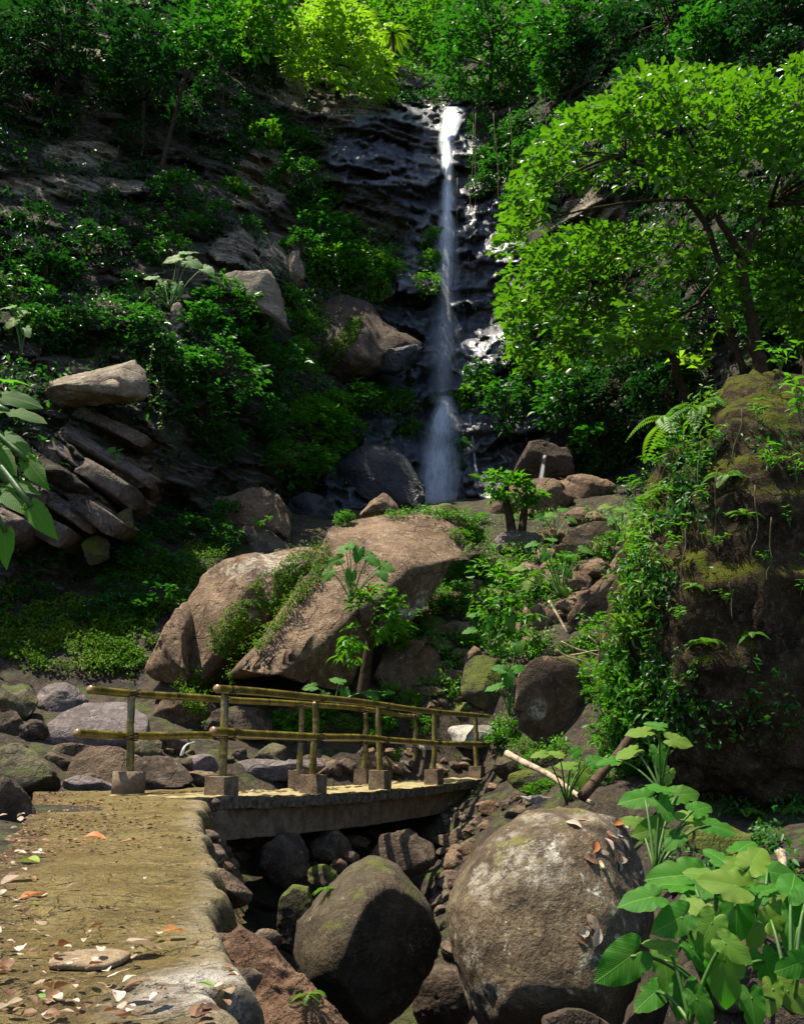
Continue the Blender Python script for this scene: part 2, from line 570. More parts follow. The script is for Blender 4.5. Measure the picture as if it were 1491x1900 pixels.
def in_poly(px, py, poly):
    px = np.asarray(px, float); py = np.asarray(py, float)
    c = np.zeros(px.shape, bool)
    n = len(poly)
    for i in range(n):
        x1, y1 = poly[i]; x2, y2 = poly[(i + 1) % n]
        if y1 == y2: continue
        cond = ((y1 > py) != (y2 > py)) & (px < (x2 - x1) * (py - y1) / (y2 - y1) + x1)
        c ^= cond
    return c


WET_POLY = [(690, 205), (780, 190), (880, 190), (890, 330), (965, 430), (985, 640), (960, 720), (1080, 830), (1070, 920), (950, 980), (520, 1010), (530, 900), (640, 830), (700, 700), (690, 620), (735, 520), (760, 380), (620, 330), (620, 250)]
PALE = [(470, 470, 80, 45), (545, 475, 22, 45), (175, 130, 28, 50), (185, 75, 20, 30), (120, 345, 150, 18), (490, 330, 50, 60), (150, 285, 70, 25), (660, 200, 70, 26), (1100, 385, 55, 40), (745, 212, 80, 18), (330, 590, 14, 40),
        (240, 900, 60, 60), (560, 160, 90, 40), (1300, 30, 60, 40)]
BED = [(170, 850, 150, 150)]
TOPBED = [(680, 340, 105, 110), (700, 260, 110, 60), (490, 320, 70, 90)]


def cliff_depth(px, py):
    Y = cliff_rbf(np.stack([px, py], -1) / 500.0)
    P = at(px, py, Y)
    d = 0.9 * fbm(P * 0.28, 4, 3) + 0.34 * fbm(P * np.array([.45, .45, 1.5]), 4, 11) + 0.2 * fbm(P * np.array([1.2, 1.2, 3.4]), 3, 21) + 0.06 * fbm(P * 9, 2, 23)
    warp = 0.5 * fbm(P * 0.5, 3, 31)

    def beds(s, lam, seed):
        q = s / lam + warp
        k = np.floor(q); f = q - k
        h = vnoise(np.stack([k * 7.31 + seed, P[..., 0] * 0.35, P[..., 1] * .2], -1), seed)
        return (f ** 0.6) * smooth(1.0, 0.90, f) * (0.55 + 0.6 * h)
    wb = ell(px, py, BED); wt = ell(px, py, TOPBED)
    wet = in_poly(px, py, WET_POLY).astype(float)
    d = d + 0.25 * beds(P[..., 2] + 0.18 * P[..., 0], 0.9, 5) * (1 - wb) * (1 - 0.5 * wet)
    d = d + 0.75 * wb * beds(0.56 * P[..., 0] + 0.83 * P[..., 2], 0.62, 6)
    d = d + 0.55 * wt * beds(P[..., 2] + 0.20 * P[..., 0], 0.55, 7)
    sxy = np.stack([P[..., 0] * 1.1, P[..., 1] * 1.0, P[..., 2] * 1.6], -1)
    dip = np.stack([P[..., 0] * .9 + P[..., 2] * .25, P[..., 1] * .6, P[..., 2] * 1.25 - P[..., 0] * .40], -1) + .25 * np.stack([fbm(P * .8, 3, 44), fbm(P * .8, 3, 45), fbm(P * .8, 3, 46)], -1)
    fz = 0.75 * facets3(dip * .50, 41, 1.1) + 0.30 * facets3(dip * 1.3, 42, 1.2) + .05 * facets3(dip * 3.4, 43, 1.2)
    d = d + (.62 + .48 * wet) * fz
    # the stream notch at the lip and the dark hollow behind the fallen slabs
    d = d - 1.3 * ell(px, py, [(300, 960, 60, 60), (560, 920, 40, 60)]) - 1.2 * ell(px, py, [(1150, 850, 120, 50)])
    return Y - d


step = 4.0
gx = np.arange(-560, 1880, step)
gx = np.concatenate([np.arange(-560, -40, 12.0), np.arange(-40, 1540, step), np.arange(1540, 1880, 12.0)])
gy = np.concatenate([np.arange(-280, -20, 12.0), np.arange(-20, 1010, step), np.arange(1010, 1400, 6.0)])
PX, PY = np.meshgrid(gx, gy)
CY = cliff_depth(PX, PY)
CV = at(PX, PY, CY)
nr, nc = PX.shape
ii = (np.arange(nr - 1)[:, None] * nc + np.arange(nc - 1)[None]).ravel()
CF = np.stack([ii, ii + nc, ii + nc + 1, ii + 1], -1)
nz1 = fbm(CV * 0.7, 4, 51)
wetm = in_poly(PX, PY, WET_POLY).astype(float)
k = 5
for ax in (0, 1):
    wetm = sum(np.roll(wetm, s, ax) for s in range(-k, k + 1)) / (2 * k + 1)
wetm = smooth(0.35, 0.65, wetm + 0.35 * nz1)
palem = smooth(0.3, 0.6, ell(PX, PY, PALE) + 0.45 * nz1)


def cliff_material():
    m, nt = new_mat('gorge_cliff_rock')
    geo = nt.nodes.new('ShaderNodeNewGeometry')
    v = geo.outputs['Position']
    n1 = noise(nt, v, 0.8, 6, 0.65, .3)
    n2 = noise(nt, v, 4.5, 6, 0.7)
    n3 = noise(nt, v, 20, 4, 0.7)
    mp = nt.nodes.new('ShaderNodeMapping'); mp.inputs['Scale'].default_value = (0.7, 0.7, 6); mp.inputs['Rotation'].default_value = (0.05, 0.2, 0)
    L(nt, v, mp.inputs['Vector'])
    n5 = noise(nt, mp.outputs[0], 1.2, 5, 0.65)
    c = mix(nt, ramp(nt, n1, (.35, .62)), (.018, .015, .012), (.058, .048, .040))
    c = mix(nt, math_(nt, 'MULTIPLY', ramp(nt, n5, (.5, .66)), .75), c, (.17, .148, .118))
    c = mix(nt, math_(nt, 'MULTIPLY', ramp(nt, n2, (.48, .7)), .6), c, (.13, .11, .088))
    pc = mix(nt, ramp(nt, n5, (.4, .6)), (.11, .085, .06), (.40, .345, .26))
    pc = mix(nt, math_(nt, 'MULTIPLY', ramp(nt, n3, (.45, .62)), .5), pc, (.07, .055, .04))
    c = mix(nt, attr(nt, 'pale'), c, pc)
    sx = nt.nodes.new('ShaderNodeSeparateXYZ'); L(nt, geo.outputs['Normal'], sx.inputs[0])
    mf = ramp(nt, math_(nt, 'ADD', math_(nt, 'MULTIPLY', sx.outputs[2], .3), n2), (.66, .82))
    c = mix(nt, math_(nt, 'MULTIPLY', mf, .8), c, (.025, .036, .006))
    wc = mix(nt, ramp(nt, n2, (.4, .65)), (.012, .0135, .021), (.05, .055, .092))  # bluish sky sheen of the wet rock is painted into the base colour
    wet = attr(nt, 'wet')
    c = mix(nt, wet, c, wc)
    p = N(nt, 'ShaderNodeBsdfPrincipled')
    L(nt, c, p.inputs['Base Color'])
    L(nt, ramp(nt, wet, (0, 1, .9, .4)), p.inputs['Roughness'])
    L(nt, ramp(nt, wet, (0, 1, 1.45, 1.6)), p.inputs['IOR'])
    L(nt, math_(nt, 'MULTIPLY', wet, .3), p.inputs['Coat Weight']); p.inputs['Coat Roughness'].default_value = .30; p.inputs['Coat IOR'].default_value = 1.65
    L(nt, ramp(nt, wet, (0, 1, .2, .5)), p.inputs['Specular IOR Level'])
    mw_ = nt.nodes.new('ShaderNodeMapping'); mw_.inputs['Scale'].default_value = (1.0, 1.0, 1.9); mw_.inputs['Rotation'].default_value = (0, .35, 0); L(nt, v, mw_.inputs['Vector'])
    nr_ = nt.nodes.new('ShaderNodeTexNoise'); nr_.noise_type = 'RIDGED_MULTIFRACTAL'; nr_.inputs['Scale'].default_value = 1.5; nr_.inputs['Detail'].default_value = 7; nr_.inputs['Roughness'].default_value = .6; L(nt, mw_.outputs[0], nr_.inputs['Vector'])
    b = bump(nt, math_(nt, 'MULTIPLY', nr_.outputs[0], wet), .35, .12)
    b = bump(nt, n2, .9, .25, b)
    L(nt, ramp(nt, wet, (0, 1, .9, .4)), b.node.inputs['Strength'])
    b = bump(nt, math_(nt, 'ADD', n3, math_(nt, 'MULTIPLY', n5, .8)), .7, .08, b)
    L(nt, b, p.inputs['Normal'])
    out(nt, p.outputs[0])
    return m


M['cliff'] = cliff_material()
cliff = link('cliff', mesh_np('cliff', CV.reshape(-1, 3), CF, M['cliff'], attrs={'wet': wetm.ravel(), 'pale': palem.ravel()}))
tag(cliff, 'dark overgrown rock wall of the gorge around the waterfall', kind='structure')


def cliff_at(px, py, off=0.0):
    px = np.asarray(px, float); py = np.asarray(py, float)
    return at(px, py, cliff_depth(px, py) - off)


# ------------------------------------------------------------------ ground
PATH_R = [(372, 1497), (375, 1530), (384, 1570), (396, 1625), (413, 1690), (426, 1760), (436, 1850), (450, 1900)]
PATH_L = [(70, 1480), (50, 1520), (20, 1570), (-30, 1630), (-90, 1700), (-170, 1770), (-260, 1850), (-330, 1900)]
pr = np.array([onz(*p)[:2] for p in PATH_R]); pl = np.array([onz(*p)[:2] for p in PATH_L])
pr = np.vstack([pr, [[-0.15, 1.2], [0.05, 0.3], [0.3, -1.0]]])
pl = np.vstack([pl, [[-1.25, 1.2], [-1.4, 0.3], [-1.7, -1.0]]])
G = []
for px, py, Y in [(0, 1470, 11.5), (150, 1440, 13), (300, 1432, 13.5), (450, 1415, 14.5), (600, 1405, 15.5), (750, 1402, 16.3), (900, 1430, 16.6),
                  (50, 1280, 17.5), (250, 1280, 17.8), (450, 1320, 16.8), (650, 1290, 17), (800, 1275, 17.2), (800, 1150, 19.5), (900, 1000, 23), (850, 940, 28),
                  (1000, 960, 25), (1100, 900, 27), (1100, 1000, 23), (1000, 1150, 19), (950, 1250, 17.2), (1050, 1360, 15), (1150, 1200, 15.5), (1200, 950, 22),
                  (950, 1480, 13.5), (1100, 1480, 10.8), (1250, 1545, 9.0), (1300, 1600, 7), (1450, 1600, 6.6), (1450, 1850, 4.6), (1250, 1800, 5),
                  (600, 950, 27), (400, 960, 24), (200, 1000, 21.5), (0, 1050, 19.5), (1300, 960, 22), (880, 1460, 15.5), (1000, 1440, 14)]:
    G.append(tuple(at(px, py, Y)))
G += [(-.2, 9, -2.5), (-.6, 11, -1.9), (.1, 12.5, -1.5), (.1, 14.2, -.9), (.3, 7.5, -2.7), (.2, 6, -3.1), (.3, 5.2, -3.2), (.55, 6.6, -3.1), (.9, 4.4, -2.9), (.25, 8, -2.9), (.5, 4.5, -3.1), (.6, 3, -3.0), (.5, 1, -3), (1.2, 9.5, -2.3), (.5, 9.5, -2.8), (.9, 8, -2.9),
      (-3.6, 8, -.02), (-3.0, 5.5, 0), (-2.4, 3.4, .0), (-2.2, 2, .0), (-6, 6, .5), (-6, 2, .5), (-8, 11, .8), (3.5, 9.5, -.5), (7, 10, .2), (6, 5, 0), (6, 2, -.5),
      (2.4, 2.5, -1.3), (0, -3, -.3), (-5, -5, 0), (5, -5, 0), (1.6, 12.2, -.35), (-9, 20, 3), (12, 20, 4), (10, 28, 8), (-10, 30, 9), (0, 34, 10)]
# a shelf under the path and the foot of its bank
for i in range(len(pr)):
    for f in (0.15, 0.6, 0.95):
        q = pl[i] * (1 - f) + pr[i] * f
        G.append((q[0], q[1], -0.14))
    q = pr[i] + np.array([0.42, 0.08])
    G.append((q[0], q[1], -1.3))
_g = np.array(G)
ground_rbf = RBF(_g[:, :2] / 5.0, _g[:, 2])


def gz(x, y):
    x = np.asarray(x, float); y = np.asarray(y, float)
    z = ground_rbf(np.stack([x, y], -1) / 5.0)
    P = np.stack([x, y, 0 * x], -1)
    near = smooth(2.2, 3.2, np.hypot(x + 0.9 + 0.2 * (y - 4), 0.35 * (y - 5)))
    z = z + (0.16 * fbm(P * 1.1, 4, 61) + 0.05 * fbm(P * 5, 3, 62)) * near
    return np.clip(z, -3.3, 14)


gxs = np.concatenate([np.linspace(-90, -17, 14), np.arange(-16, 16, 0.13), np.linspace(17, 90, 14)])
gys = np.concatenate([np.linspace(-90, -3, 16), np.arange(-2.5, 33, 0.13), np.linspace(34, 90, 12)])
GX, GY = np.meshgrid(gxs, gys)
GZ = gz(GX, GY)
far = smooth(16, 25, np.hypot(GX, np.maximum(0, -GY)))
GZ = GZ * (1 - far) + far * np.where(GY > 16, 4.0, 0.5)
nr, nc = GX.shape
ii = (np.arange(nr - 1)[:, None] * nc + np.arange(nc - 1)[None]).ravel()
M['ground'] = rock_mat('damp_stony_earth', (.02, .014, .009), (.06, .042, .028), (.13, .10, .07), .12, .4, sc=1.6, bstr=1.0)
ground = link('ground', mesh_np('ground', np.stack([GX, GY, GZ], -1).reshape(-1, 3), np.stack([ii, ii + 1, ii + nc + 1, ii + nc], -1), M['ground']))
tag(ground, 'stony damp earth floor of the gorge', kind='structure')


def ground_hit(px, py, y0=1.5, y1=34, steps=320):
    Ys = np.linspace(y0, y1, steps)
    P = at(px, py, Ys)
    h = P[:, 2] - gz(P[:, 0], P[:, 1])
    k = np.argmax(h < 0)
    if h[k] >= 0: k = steps - 1
    return P[k]


# ------------------------------------------------------------------ path: worn mossy concrete
def path_material():
    m, nt = new_mat('mossy_worn_concrete')
    geo = nt.nodes.new('ShaderNodeNewGeometry')
    v = geo.outputs['Position']
    n1 = noise(nt, v, 2.2, 6, .65); n2 = noise(nt, v, 11, 6, .72, .2); n3 = noise(nt, v, 55, 4, .7)
    c = mix(nt, ramp(nt, n1, (.36, .62)), (.165, .121, .038), (.27, .208, .078))
    c = mix(nt, math_(nt, 'MULTIPLY', ramp(nt, n2, (.5, .68)), .7), c, (.25, .205, .105))
    c = mix(nt, math_(nt, 'MULTIPLY', ramp(nt, n3, (.50, .38)), .55), c, (.08, .058, .026))
    n7 = noise(nt, v, 24, 6, .75, .8)
    c = mix(nt, math_(nt, 'MULTIPLY', ramp(nt, n7, (.42, .35)), .5), c, (.075, .055, .024))
    pal = math_(nt, 'MULTIPLY', attr(nt, 'pale'), ramp(nt, n2, (.3, .6)))
    c = mix(nt, pal, c, (.36, .30, .20))
    whi = math_(nt, 'MULTIPLY', attr(nt, 'white'), ramp(nt, n2, (.36, .5)))
    c = mix(nt, whi, c, (.55, .50, .42))
    c = mix(nt, math_(nt, 'MULTIPLY', ramp(nt, noise(nt, v, 1.1, 5, .7, .6), (.52, .66)), .45), c, (.085, .062, .026))
    vg = N(nt, 'ShaderNodeTexVoronoi', Scale=70); L(nt, v, vg.inputs['Vector'])
    c = mix(nt, math_(nt, 'MULTIPLY', math_(nt, 'MULTIPLY', ramp(nt, vg.outputs['Distance'], (.22, .1)), ramp(nt, n2, (.5, .6))), .8), c, (.34, .29, .2))
    dirt = math_(nt, 'MULTIPLY', attr(nt, 'dirt'), ramp(nt, n2, (.62, .42)))
    c = mix(nt, math_(nt, 'MULTIPLY', dirt, .9), c, (.075, .045, .032))
    # thin wandering cracks
    wp = nt.nodes.new('ShaderNodeVectorMath'); wp.operation = 'ADD'
    nn = nt.nodes.new('ShaderNodeTexNoise'); nn.inputs['Scale'].default_value = 4; nn.inputs['Detail'].default_value = 5
    L(nt, v, nn.inputs['Vector'])
    sc_ = nt.nodes.new('ShaderNodeVectorMath'); sc_.operation = 'SCALE'; sc_.inputs['Scale'].default_value = .5
    L(nt, nn.outputs['Color'], sc_.inputs[0]); L(nt, v, wp.inputs[0]); L(nt, sc_.outputs[0], wp.inputs[1])
    vo = N(nt, 'ShaderNodeTexVoronoi', Scale=4.6); vo.feature = 'DISTANCE_TO_EDGE'; L(nt, wp.outputs[0], vo.inputs['Vector'])
    cr = math_(nt, 'MULTIPLY', ramp(nt, vo.outputs['Distance'], (.022, .006)), ramp(nt, n1, (.4, .56)))
    c = mix(nt, math_(nt, 'MULTIPLY', cr, .65), c, (.06, .045, .025))
    p = N(nt, 'ShaderNodeBsdfPrincipled', Roughness=.92)
    p.inputs['Specular IOR Level'].default_value = .15
    L(nt, c, p.inputs['Base Color'])
    b = bump(nt, math_(nt, 'SUBTRACT', math_(nt, 'ADD', math_(nt, 'ADD', n2, n7), math_(nt, 'MULTIPLY', n3, .6)), cr), 1.0, .045)
    L(nt, b, p.inputs['Normal'])
    out(nt, p.outputs[0])
    return m


M['path'] = path_material()


def resample(pts, n):
    d = np.concatenate([[0], np.cumsum(np.linalg.norm(np.diff(pts, axis=0), axis=1))])
    s = np.linspace(0, d[-1], n)
    return np.stack([np.interp(s, d, pts[:, i]) for i in range(pts.shape[1])], -1)


# the platform in front of the bridge belongs to the path: start both borders there
a0 = np.array(onz(395, 1462)[:2]); b0 = np.array(onz(62, 1470)[:2])
nR = 420
PR = resample(np.vstack([[a0], pr]), nR)
PL = resample(np.vstack([[b0], pl]), nR)
jag = 0.045 * facets3(np.stack([PR[:, 1] * 2.6, 0 * PR[:, 0] + .5, 0 * PR[:, 0] + .5], -1), 71) + 0.03 * fbm(np.stack([PR[:, 1] * 9, 0 * PR[:, 0], 0 * PR[:, 0]], -1), 3, 72)
PR[:, 0] += jag
ts = np.concatenate([np.linspace(-0.03, 1, 130), 1 + np.linspace(0.01, 0.25, 22)])
rows = []
for t in ts:
    if t <= 1:
        xy = PL * (1 - t) + PR * t
        z = np.zeros(nR)
        if t < 0: z -= 0.3
    else:
        q = (t - 1) / 0.25
        xy = PR + np.array([[0.06 + 0.20 * q, 0.02]]) * (0.3 + q)
        z = -0.85 * q ** 0.8 * np.ones(nR)
    rows.append(np.column_stack([xy, z]))
PV = np.stack(rows, 1)          # nR, nt, 3
w = np.clip((ts - 0.9) / 0.1, 0, 1)[None]
top = (ts <= 1)[None]
nb = 0.022 * fbm(PV * np.array([1.6, 1.6, 1]), 4, 73) + 0.012 * fbm(PV * 7, 4, 74)
PV[..., 2] += nb
PV[..., 2] -= np.where(top, 0.022 * w ** 6, 0)
side = fbm(PV * 3.5, 4, 75, ridged=True)
PV[..., 0] += np.where(top, 0, (0.10 * side - .02) * np.clip((ts - 1) / .10, 0, 1)[None])
ndv = fbm(PV * 1.5, 4, 76)
tsb = np.broadcast_to(ts[None], PV.shape[:2])
pale = .75 * smooth(0.84, 1.0, tsb + 0.14 * ndv)
dirt = smooth(0.34, 0.10, tsb - 0.22 * ndv + 0.02 * (PV[..., 1] - 3)) + smooth(2.5, 1.7, PV[..., 1] + .5 * ndv) * 0.6
dirt = np.where(top, np.clip(dirt, 0, 1), 0.7)
wc = at(395, 1800, 1.98)
wh = smooth(0.20, 0.07, np.hypot(PV[..., 0] - wc[0] + 0.03, (PV[..., 1] - 1.98) * .55) + .12 * ndv)
ii = (np.arange(nR - 1)[:, None] * len(ts) + np.arange(len(ts) - 1)[None]).ravel()
path = link('path', mesh_np('path', PV.reshape(-1, 3), np.stack([ii, ii + len(ts), ii + len(ts) + 1, ii + 1], -1), M['path'],
                            attrs={'pale': pale.ravel() * top.repeat(nR, 0).ravel(), 'dirt': dirt.ravel(), 'white': wh.ravel()}))
tag(path, 'olive mossy concrete footpath with a crumbling right edge', kind='structure')

# ------------------------------------------------------------------ bridge
BO = np.array([-1.88, 9.85, 0.0]); BD = np.array([0.452, 0.892, 0.0]); BW = np.array([-0.892, 0.452, 0.0]); BZ = np.array([0, 0, 1.0])


def bp(t, w, z=0.0):
    return BO + BD * t + BW * w + BZ * z


def block(mb, t0, t1, w0, w1, z0, z1, n=(1, 1, 1), rough=0.0, seed=0, m=0, bow=0.0):
    """subdivided box in bridge coordinates with roughened faces"""
    nt_, nw, nz = n
    A = np.linspace(t0, t1, nt_ + 1); B = np.linspace(w0, w1, nw + 1); Cc = np.linspace(z0, z1, nz + 1)

    def sheet(P, Q, f):
        p, q = np.meshgrid(P, Q, indexing='ij')
        V = f(p, q).reshape(-1, 3)
        a, b = len(P), len(Q)
        i = (np.arange(a - 1)[:, None] * b + np.arange(b - 1)[None]).ravel()
        return V, np.stack([i, i + b, i + b + 1, i + 1], -1)
    def wv(t, w_, z): 
        return BO + t[..., None] * BD + w_[..., None] * BW + z[..., None] * BZ
    for f, PQ, flip in ((lambda p, q: wv(p, q, 0 * p + z1), (A, B), 0), (lambda p, q: wv(p, q, 0 * p + z0), (A, B), 1),
                        (lambda p, q: wv(p, 0 * p + w0, q), (A, Cc), 1), (lambda p, q: wv(p, 0 * p + w1, q), (A, Cc), 0),
                        (lambda p, q: wv(0 * p + t0, p, q), (B, Cc), 1), (lambda p, q: wv(0 * p + t1, p, q), (B, Cc), 0)):
        V, Fq = sheet(*PQ, f)
        if rough:
            d = np.stack([fbm(V * 7, 3, seed), fbm(V * 7, 3, seed + 5), fbm(V * 7, 3, seed + 9)], -1)
            V = V + rough * d
        if bow:
            tt = (V - BO) @ BD
            V[:, 2] -= bow * np.clip(1 - ((tt - 3.4) / 3.6) ** 2, 0, 1)
        mb.add(V, Fq[:, ::-1] if flip else Fq, m)


M['deck'] = plain_mat('ochre_deck_concrete', (.17, .135, .055), (.33, .27, .14), 5, .9, .2, .5, .02)
M['conc'] = plain_mat('grey_brown_concrete', (.085, .058, .037), (.19, .14, .092), 6, .9, .2, .6, .02)
M['conc_edge'] = plain_mat('crumbled_concrete', (.055, .042, .028), (.3, .25, .18), 16, .95, .2, 1.0, .05)
bridge = empty('footbridge', bp(0, .5), 'narrow concrete footbridge with a curved slab deck crossing the rocky gully', 'footbridge')
bridge_inv = Matrix.Translation(bridge.location).inverted()


def child(mb, name, mats, parent):
    o = mb.build(name, mats, parent)
    o.matrix_parent_inverse = Matrix.Translation(parent.location).inverted()
    return o


mb = MB(); block(mb, -.75, 7.25, -.16, 1.16, -.105, 0.0, (140, 24, 4), .024, 3, 0, .07); child(mb, 'deck', [M['deck']], bridge)
mb = MB(); block(mb, -.55, 7.24, -.185, -.162, -.125, -.004, (160, 1, 5), .022, 8, 0, .07); child(mb, 'slab_edge', [M['conc_edge']], bridge)
mb = MB(); block(mb, -.1, 7.15, -.10, .12, -.43, -.11, (60, 2, 6), .012, 13, 0, .07); child(mb, 'beam', [M['conc']], bridge)
mb = MB(); block(mb, -.1, 7.15, .90, 1.12, -.43, -.11, (60, 2, 6), .012, 17, 0, .07); child(mb, 'beam', [M['conc']], bridge)
mb = MB(); block(mb, -.42, -.11, -.19, 1.1, -1.0, -.115, (5, 16, 10), .05, 23, 0); child(mb, 'abutment', [M['conc']], bridge)
mb = MB(); block(mb, 6.35, 7.1, -.02, 1.05, -2.2, -.445, (10, 16, 18), .16, 29, 0); child(mb, 'abutment', [M['rubble']], bridge)


def bamboo_material():
    m, nt = new_mat('weathered_bamboo')
    geo = nt.nodes.new('ShaderNodeNewGeometry')
    v = geo.outputs['Position']
    n1 = noise(nt, v, 5, 5, .65); n2 = noise(nt, v, 26, 4, .7)
    c = mix(nt, ramp(nt, n1, (.38, .6)), (.062, .050, .007), (.19, .145, .024))
    c = mix(nt, math_(nt, 'MULTIPLY', ramp(nt, n2, (.5, .66)), .85), c, (.028, .02, .006))
    r = attr(nt, 'rnd')
    c = mix(nt, ramp(nt, r, (.55, .95)), c, (.018, .012, .006))
    c = mix(nt, ramp(nt, r, (.1, .02)), c, (.22, .13, .05))
    p = N(nt, 'ShaderNodeBsdfPrincipled', Roughness=.28)
    p.inputs['Specular IOR Level'].default_value = .6
    L(nt, c, p.inputs['Base Color'])
    L(nt, bump(nt, n2, .15, .01), p.inputs['Normal'])
    out(nt, p.outputs[0])
    return m


M['bamboo'] = bamboo_material()


def bamboo(mb, A, B, r, seed, node=.34, wob=.012):
    A = np.array(A, float); B = np.array(B, float)
    rng = np.random.default_rng(seed)
    Ln = np.linalg.norm(B - A)
    n = int(Ln / .02)
    s = np.linspace(0, 1, n)
    d = s * Ln + rng.uniform(0, node)
    ph = np.abs(((d / node) % 1) - .5) * node          # distance from the node line
    ring = np.exp(-(ph / .014) ** 2)
    R = r * (1 + .10 * ring - .05 * np.exp(-((ph - .03) / .02) ** 2)) * (1 - .10 * s)
    off = np.stack([fbm(np.stack([s * 3, 0 * s + seed, 0 * s], -1), 2, 1), fbm(np.stack([s * 3, 0 * s + seed, 0 * s], -1), 2, 2), fbm(np.stack([s * 3, 0 * s + seed, 0 * s], -1), 2, 3)], -1)
    P = A + (B - A) * s[:, None] + wob * off * min(1, Ln)
    a = .3 + .6 * ring + .5 * np.clip(fbm(np.stack([d * 2.5, 0 * d + seed, 0 * d], -1), 3, 4) - .12, 0, .6)
    a[:2] = 0; a[-2:] = 0
    mb.tube(P, R, 12, 0, a)


def railing(w, ts, t_a, t_b, label, rw, seed, round_first):
    root = empty('bamboo_railing', bp(ts[0], w), label, 'railing', 'bamboo railings of the footbridge')
    for i, t in enumerate(ts):
        mb = MB()
        zt = 1.05 + .02 * math.sin(i * 2.1 + seed)
        bamboo(mb, bp(t, w, .16), bp(t + .03 * math.sin(i + seed), w + .02 * math.cos(3 * i), zt), .045 * (1 - .02 * i), seed * 31 + i, .5, .02)
        child(mb, 'post', [M['bamboo']], root)
        mb = MB()
        hb = .235 - .02 * (i % 2)
        if i == 0 and round_first:
            mb.tube(np.array([bp(t, w, -.03), bp(t, w, hb * .5), bp(t, w, hb)]), [.175, .17, .172], 20)
        else:
            e = .125 - .004 * i
            block(mb, t - e, t + e, w - e, w + e, -.09, hb - .05, (6, 6, 6), .012, 100 + i + seed)
        child(mb, 'footing', [M['conc']], root)
    for z, sd, dx in ((1.065, 1, 0.0), (.60, 2, -.05)):
        mb = MB()
        bamboo(mb, bp(t_a + dx, w + rw, z), bp(t_b + dx * 3, w + rw, z - .015), .044, seed * 71 + sd, .62, .05)
        child(mb, 'rail', [M['bamboo']], root)
    for t in ts:
        for z in (1.065, .60):
            mb = MB()
            for q in range(3):
                th = np.linspace(0, 2 * math.pi, 15)
                c = bp(t, w + rw * .5, z - .03 + .022 * q)
                mb.tube(np.array([c + BD * (.058 * math.cos(x)) + BW * (.105 * math.sin(x)) + BZ * (.018 * math.sin(x + q)) for x in th]), .0065, 5, cap=False)
            child(mb, 'lashing', [M['rope']], root)
    return root


M['rope'] = plain_mat('dark_lashing', (.02, .014, .008), (.07, .05, .03), 40, .9, .2)
railing(0.0, [0.0, 1.78, 3.5, 5.25, 7.0], -.28, 7.45, 'near bamboo railing along the downstream edge of the bridge deck', -.07, 3, False)
railing(1.02, [-.28, 1.3, 3.05, 4.85, 6.7], -.92, 7.0, 'far bamboo railing whose rails stick out past the round footing on the left', .07, 5, True)
# ------------------------------------------------------------------ rocks
import bmesh as _bm
_ico = {}


def ico(sub):
    if sub not in _ico:
        b = _bm.new()
        _bm.ops.create_icosphere(b, subdivisions=sub, radius=1.0)
        b.verts.ensure_lookup_table()
        V = np.array([v.co[:] for v in b.verts]); Fx = np.array([[v.index for v in f.verts] for f in b.faces])
        b.free()
        _ico[sub] = (V, Fx)
    V, Fx = _ico[sub]
    return V.copy(), Fx


def clamp_planes(V, rng, n, q0=.80, q1=.95, soft=.85, dirs=None):
    c = V.mean(0)
    V = V - c
    ds = rand_dir(n, rng) if dirs is None else nrm(np.array(dirs, float))
    for d in ds:
        h = V @ d
        lim = np.quantile(h, rng.uniform(q0, q1))
        V = V - np.maximum(0, h - lim)[:, None] * d[None] * soft
    return V + c


def ray_radius(poly, c, th):
    P = np.array(poly, float) - c
    Q = np.roll(P, -1, 0)
    R = np.zeros(len(th))
    dx, dy = np.cos(th), -np.sin(th)         # photo y runs down
    for p, q in zip(P, Q):
        e = q - p
        den = dx * e[1] - dy * e[0]
        den = np.where(np.abs(den) < 1e-9, 1e-9, den)
        t = (p[0] * e[1] - p[1] * e[0]) / den
        s = (p[0] * dy - p[1] * dx) / den
        ok = (s >= -1e-6) & (s <= 1 + 1e-6) & (t > 0)
        R = np.where(ok, np.maximum(R, t), R)
    return R


def project(W_):
    r = W_ - np.array([0, 0, CAMZ])
    dep = r[:, 1] * CP + r[:, 2] * SP
    up = -r[:, 1] * SP + r[:, 2] * CP
    return 745.5 + F * r[:, 0] / dep, 950 - F * up / dep


def refit(W_, P):
    qx, qy = project(W_)
    def mp(q, lo, hi):
        return lo + (q - q.min()) / (q.max() - q.min()) * (hi - lo)
    return at(mp(qx, P[:, 0].min(), P[:, 0].max()), mp(qy, P[:, 1].min(), P[:, 1].max()), W_[:, 1])


def radial_fit(W_, poly, c, nb=64):
    """bring the outline back to the measured one after the faces have been cut"""
    qx, qy = project(W_)
    dx, dy = qx - c[0], -(qy - c[1])
    th = np.arctan2(dy, dx); r = np.hypot(dx, dy)
    b = np.floor((th + math.pi) / (2 * math.pi) * nb).astype(int) % nb
    mx = np.full(nb, 1e-6)
    np.maximum.at(mx, b, r)
    mid = (np.arange(nb) + .5) / nb * 2 * math.pi - math.pi
    f = np.clip(ray_radius(poly, c, mid) / mx, .6, 1.8)
    f = (np.roll(f, 1) + 2 * f + np.roll(f, -1)) / 4
    ff = np.interp(th, np.concatenate([mid - 2 * math.pi, mid, mid + 2 * math.pi]), np.tile(f, 3))
    g = 1 + (ff - 1) * smooth(0, .7, r / (mx[b] + 1e-6))
    return at(c[0] + dx * g, c[1] - dy * g, W_[:, 1])


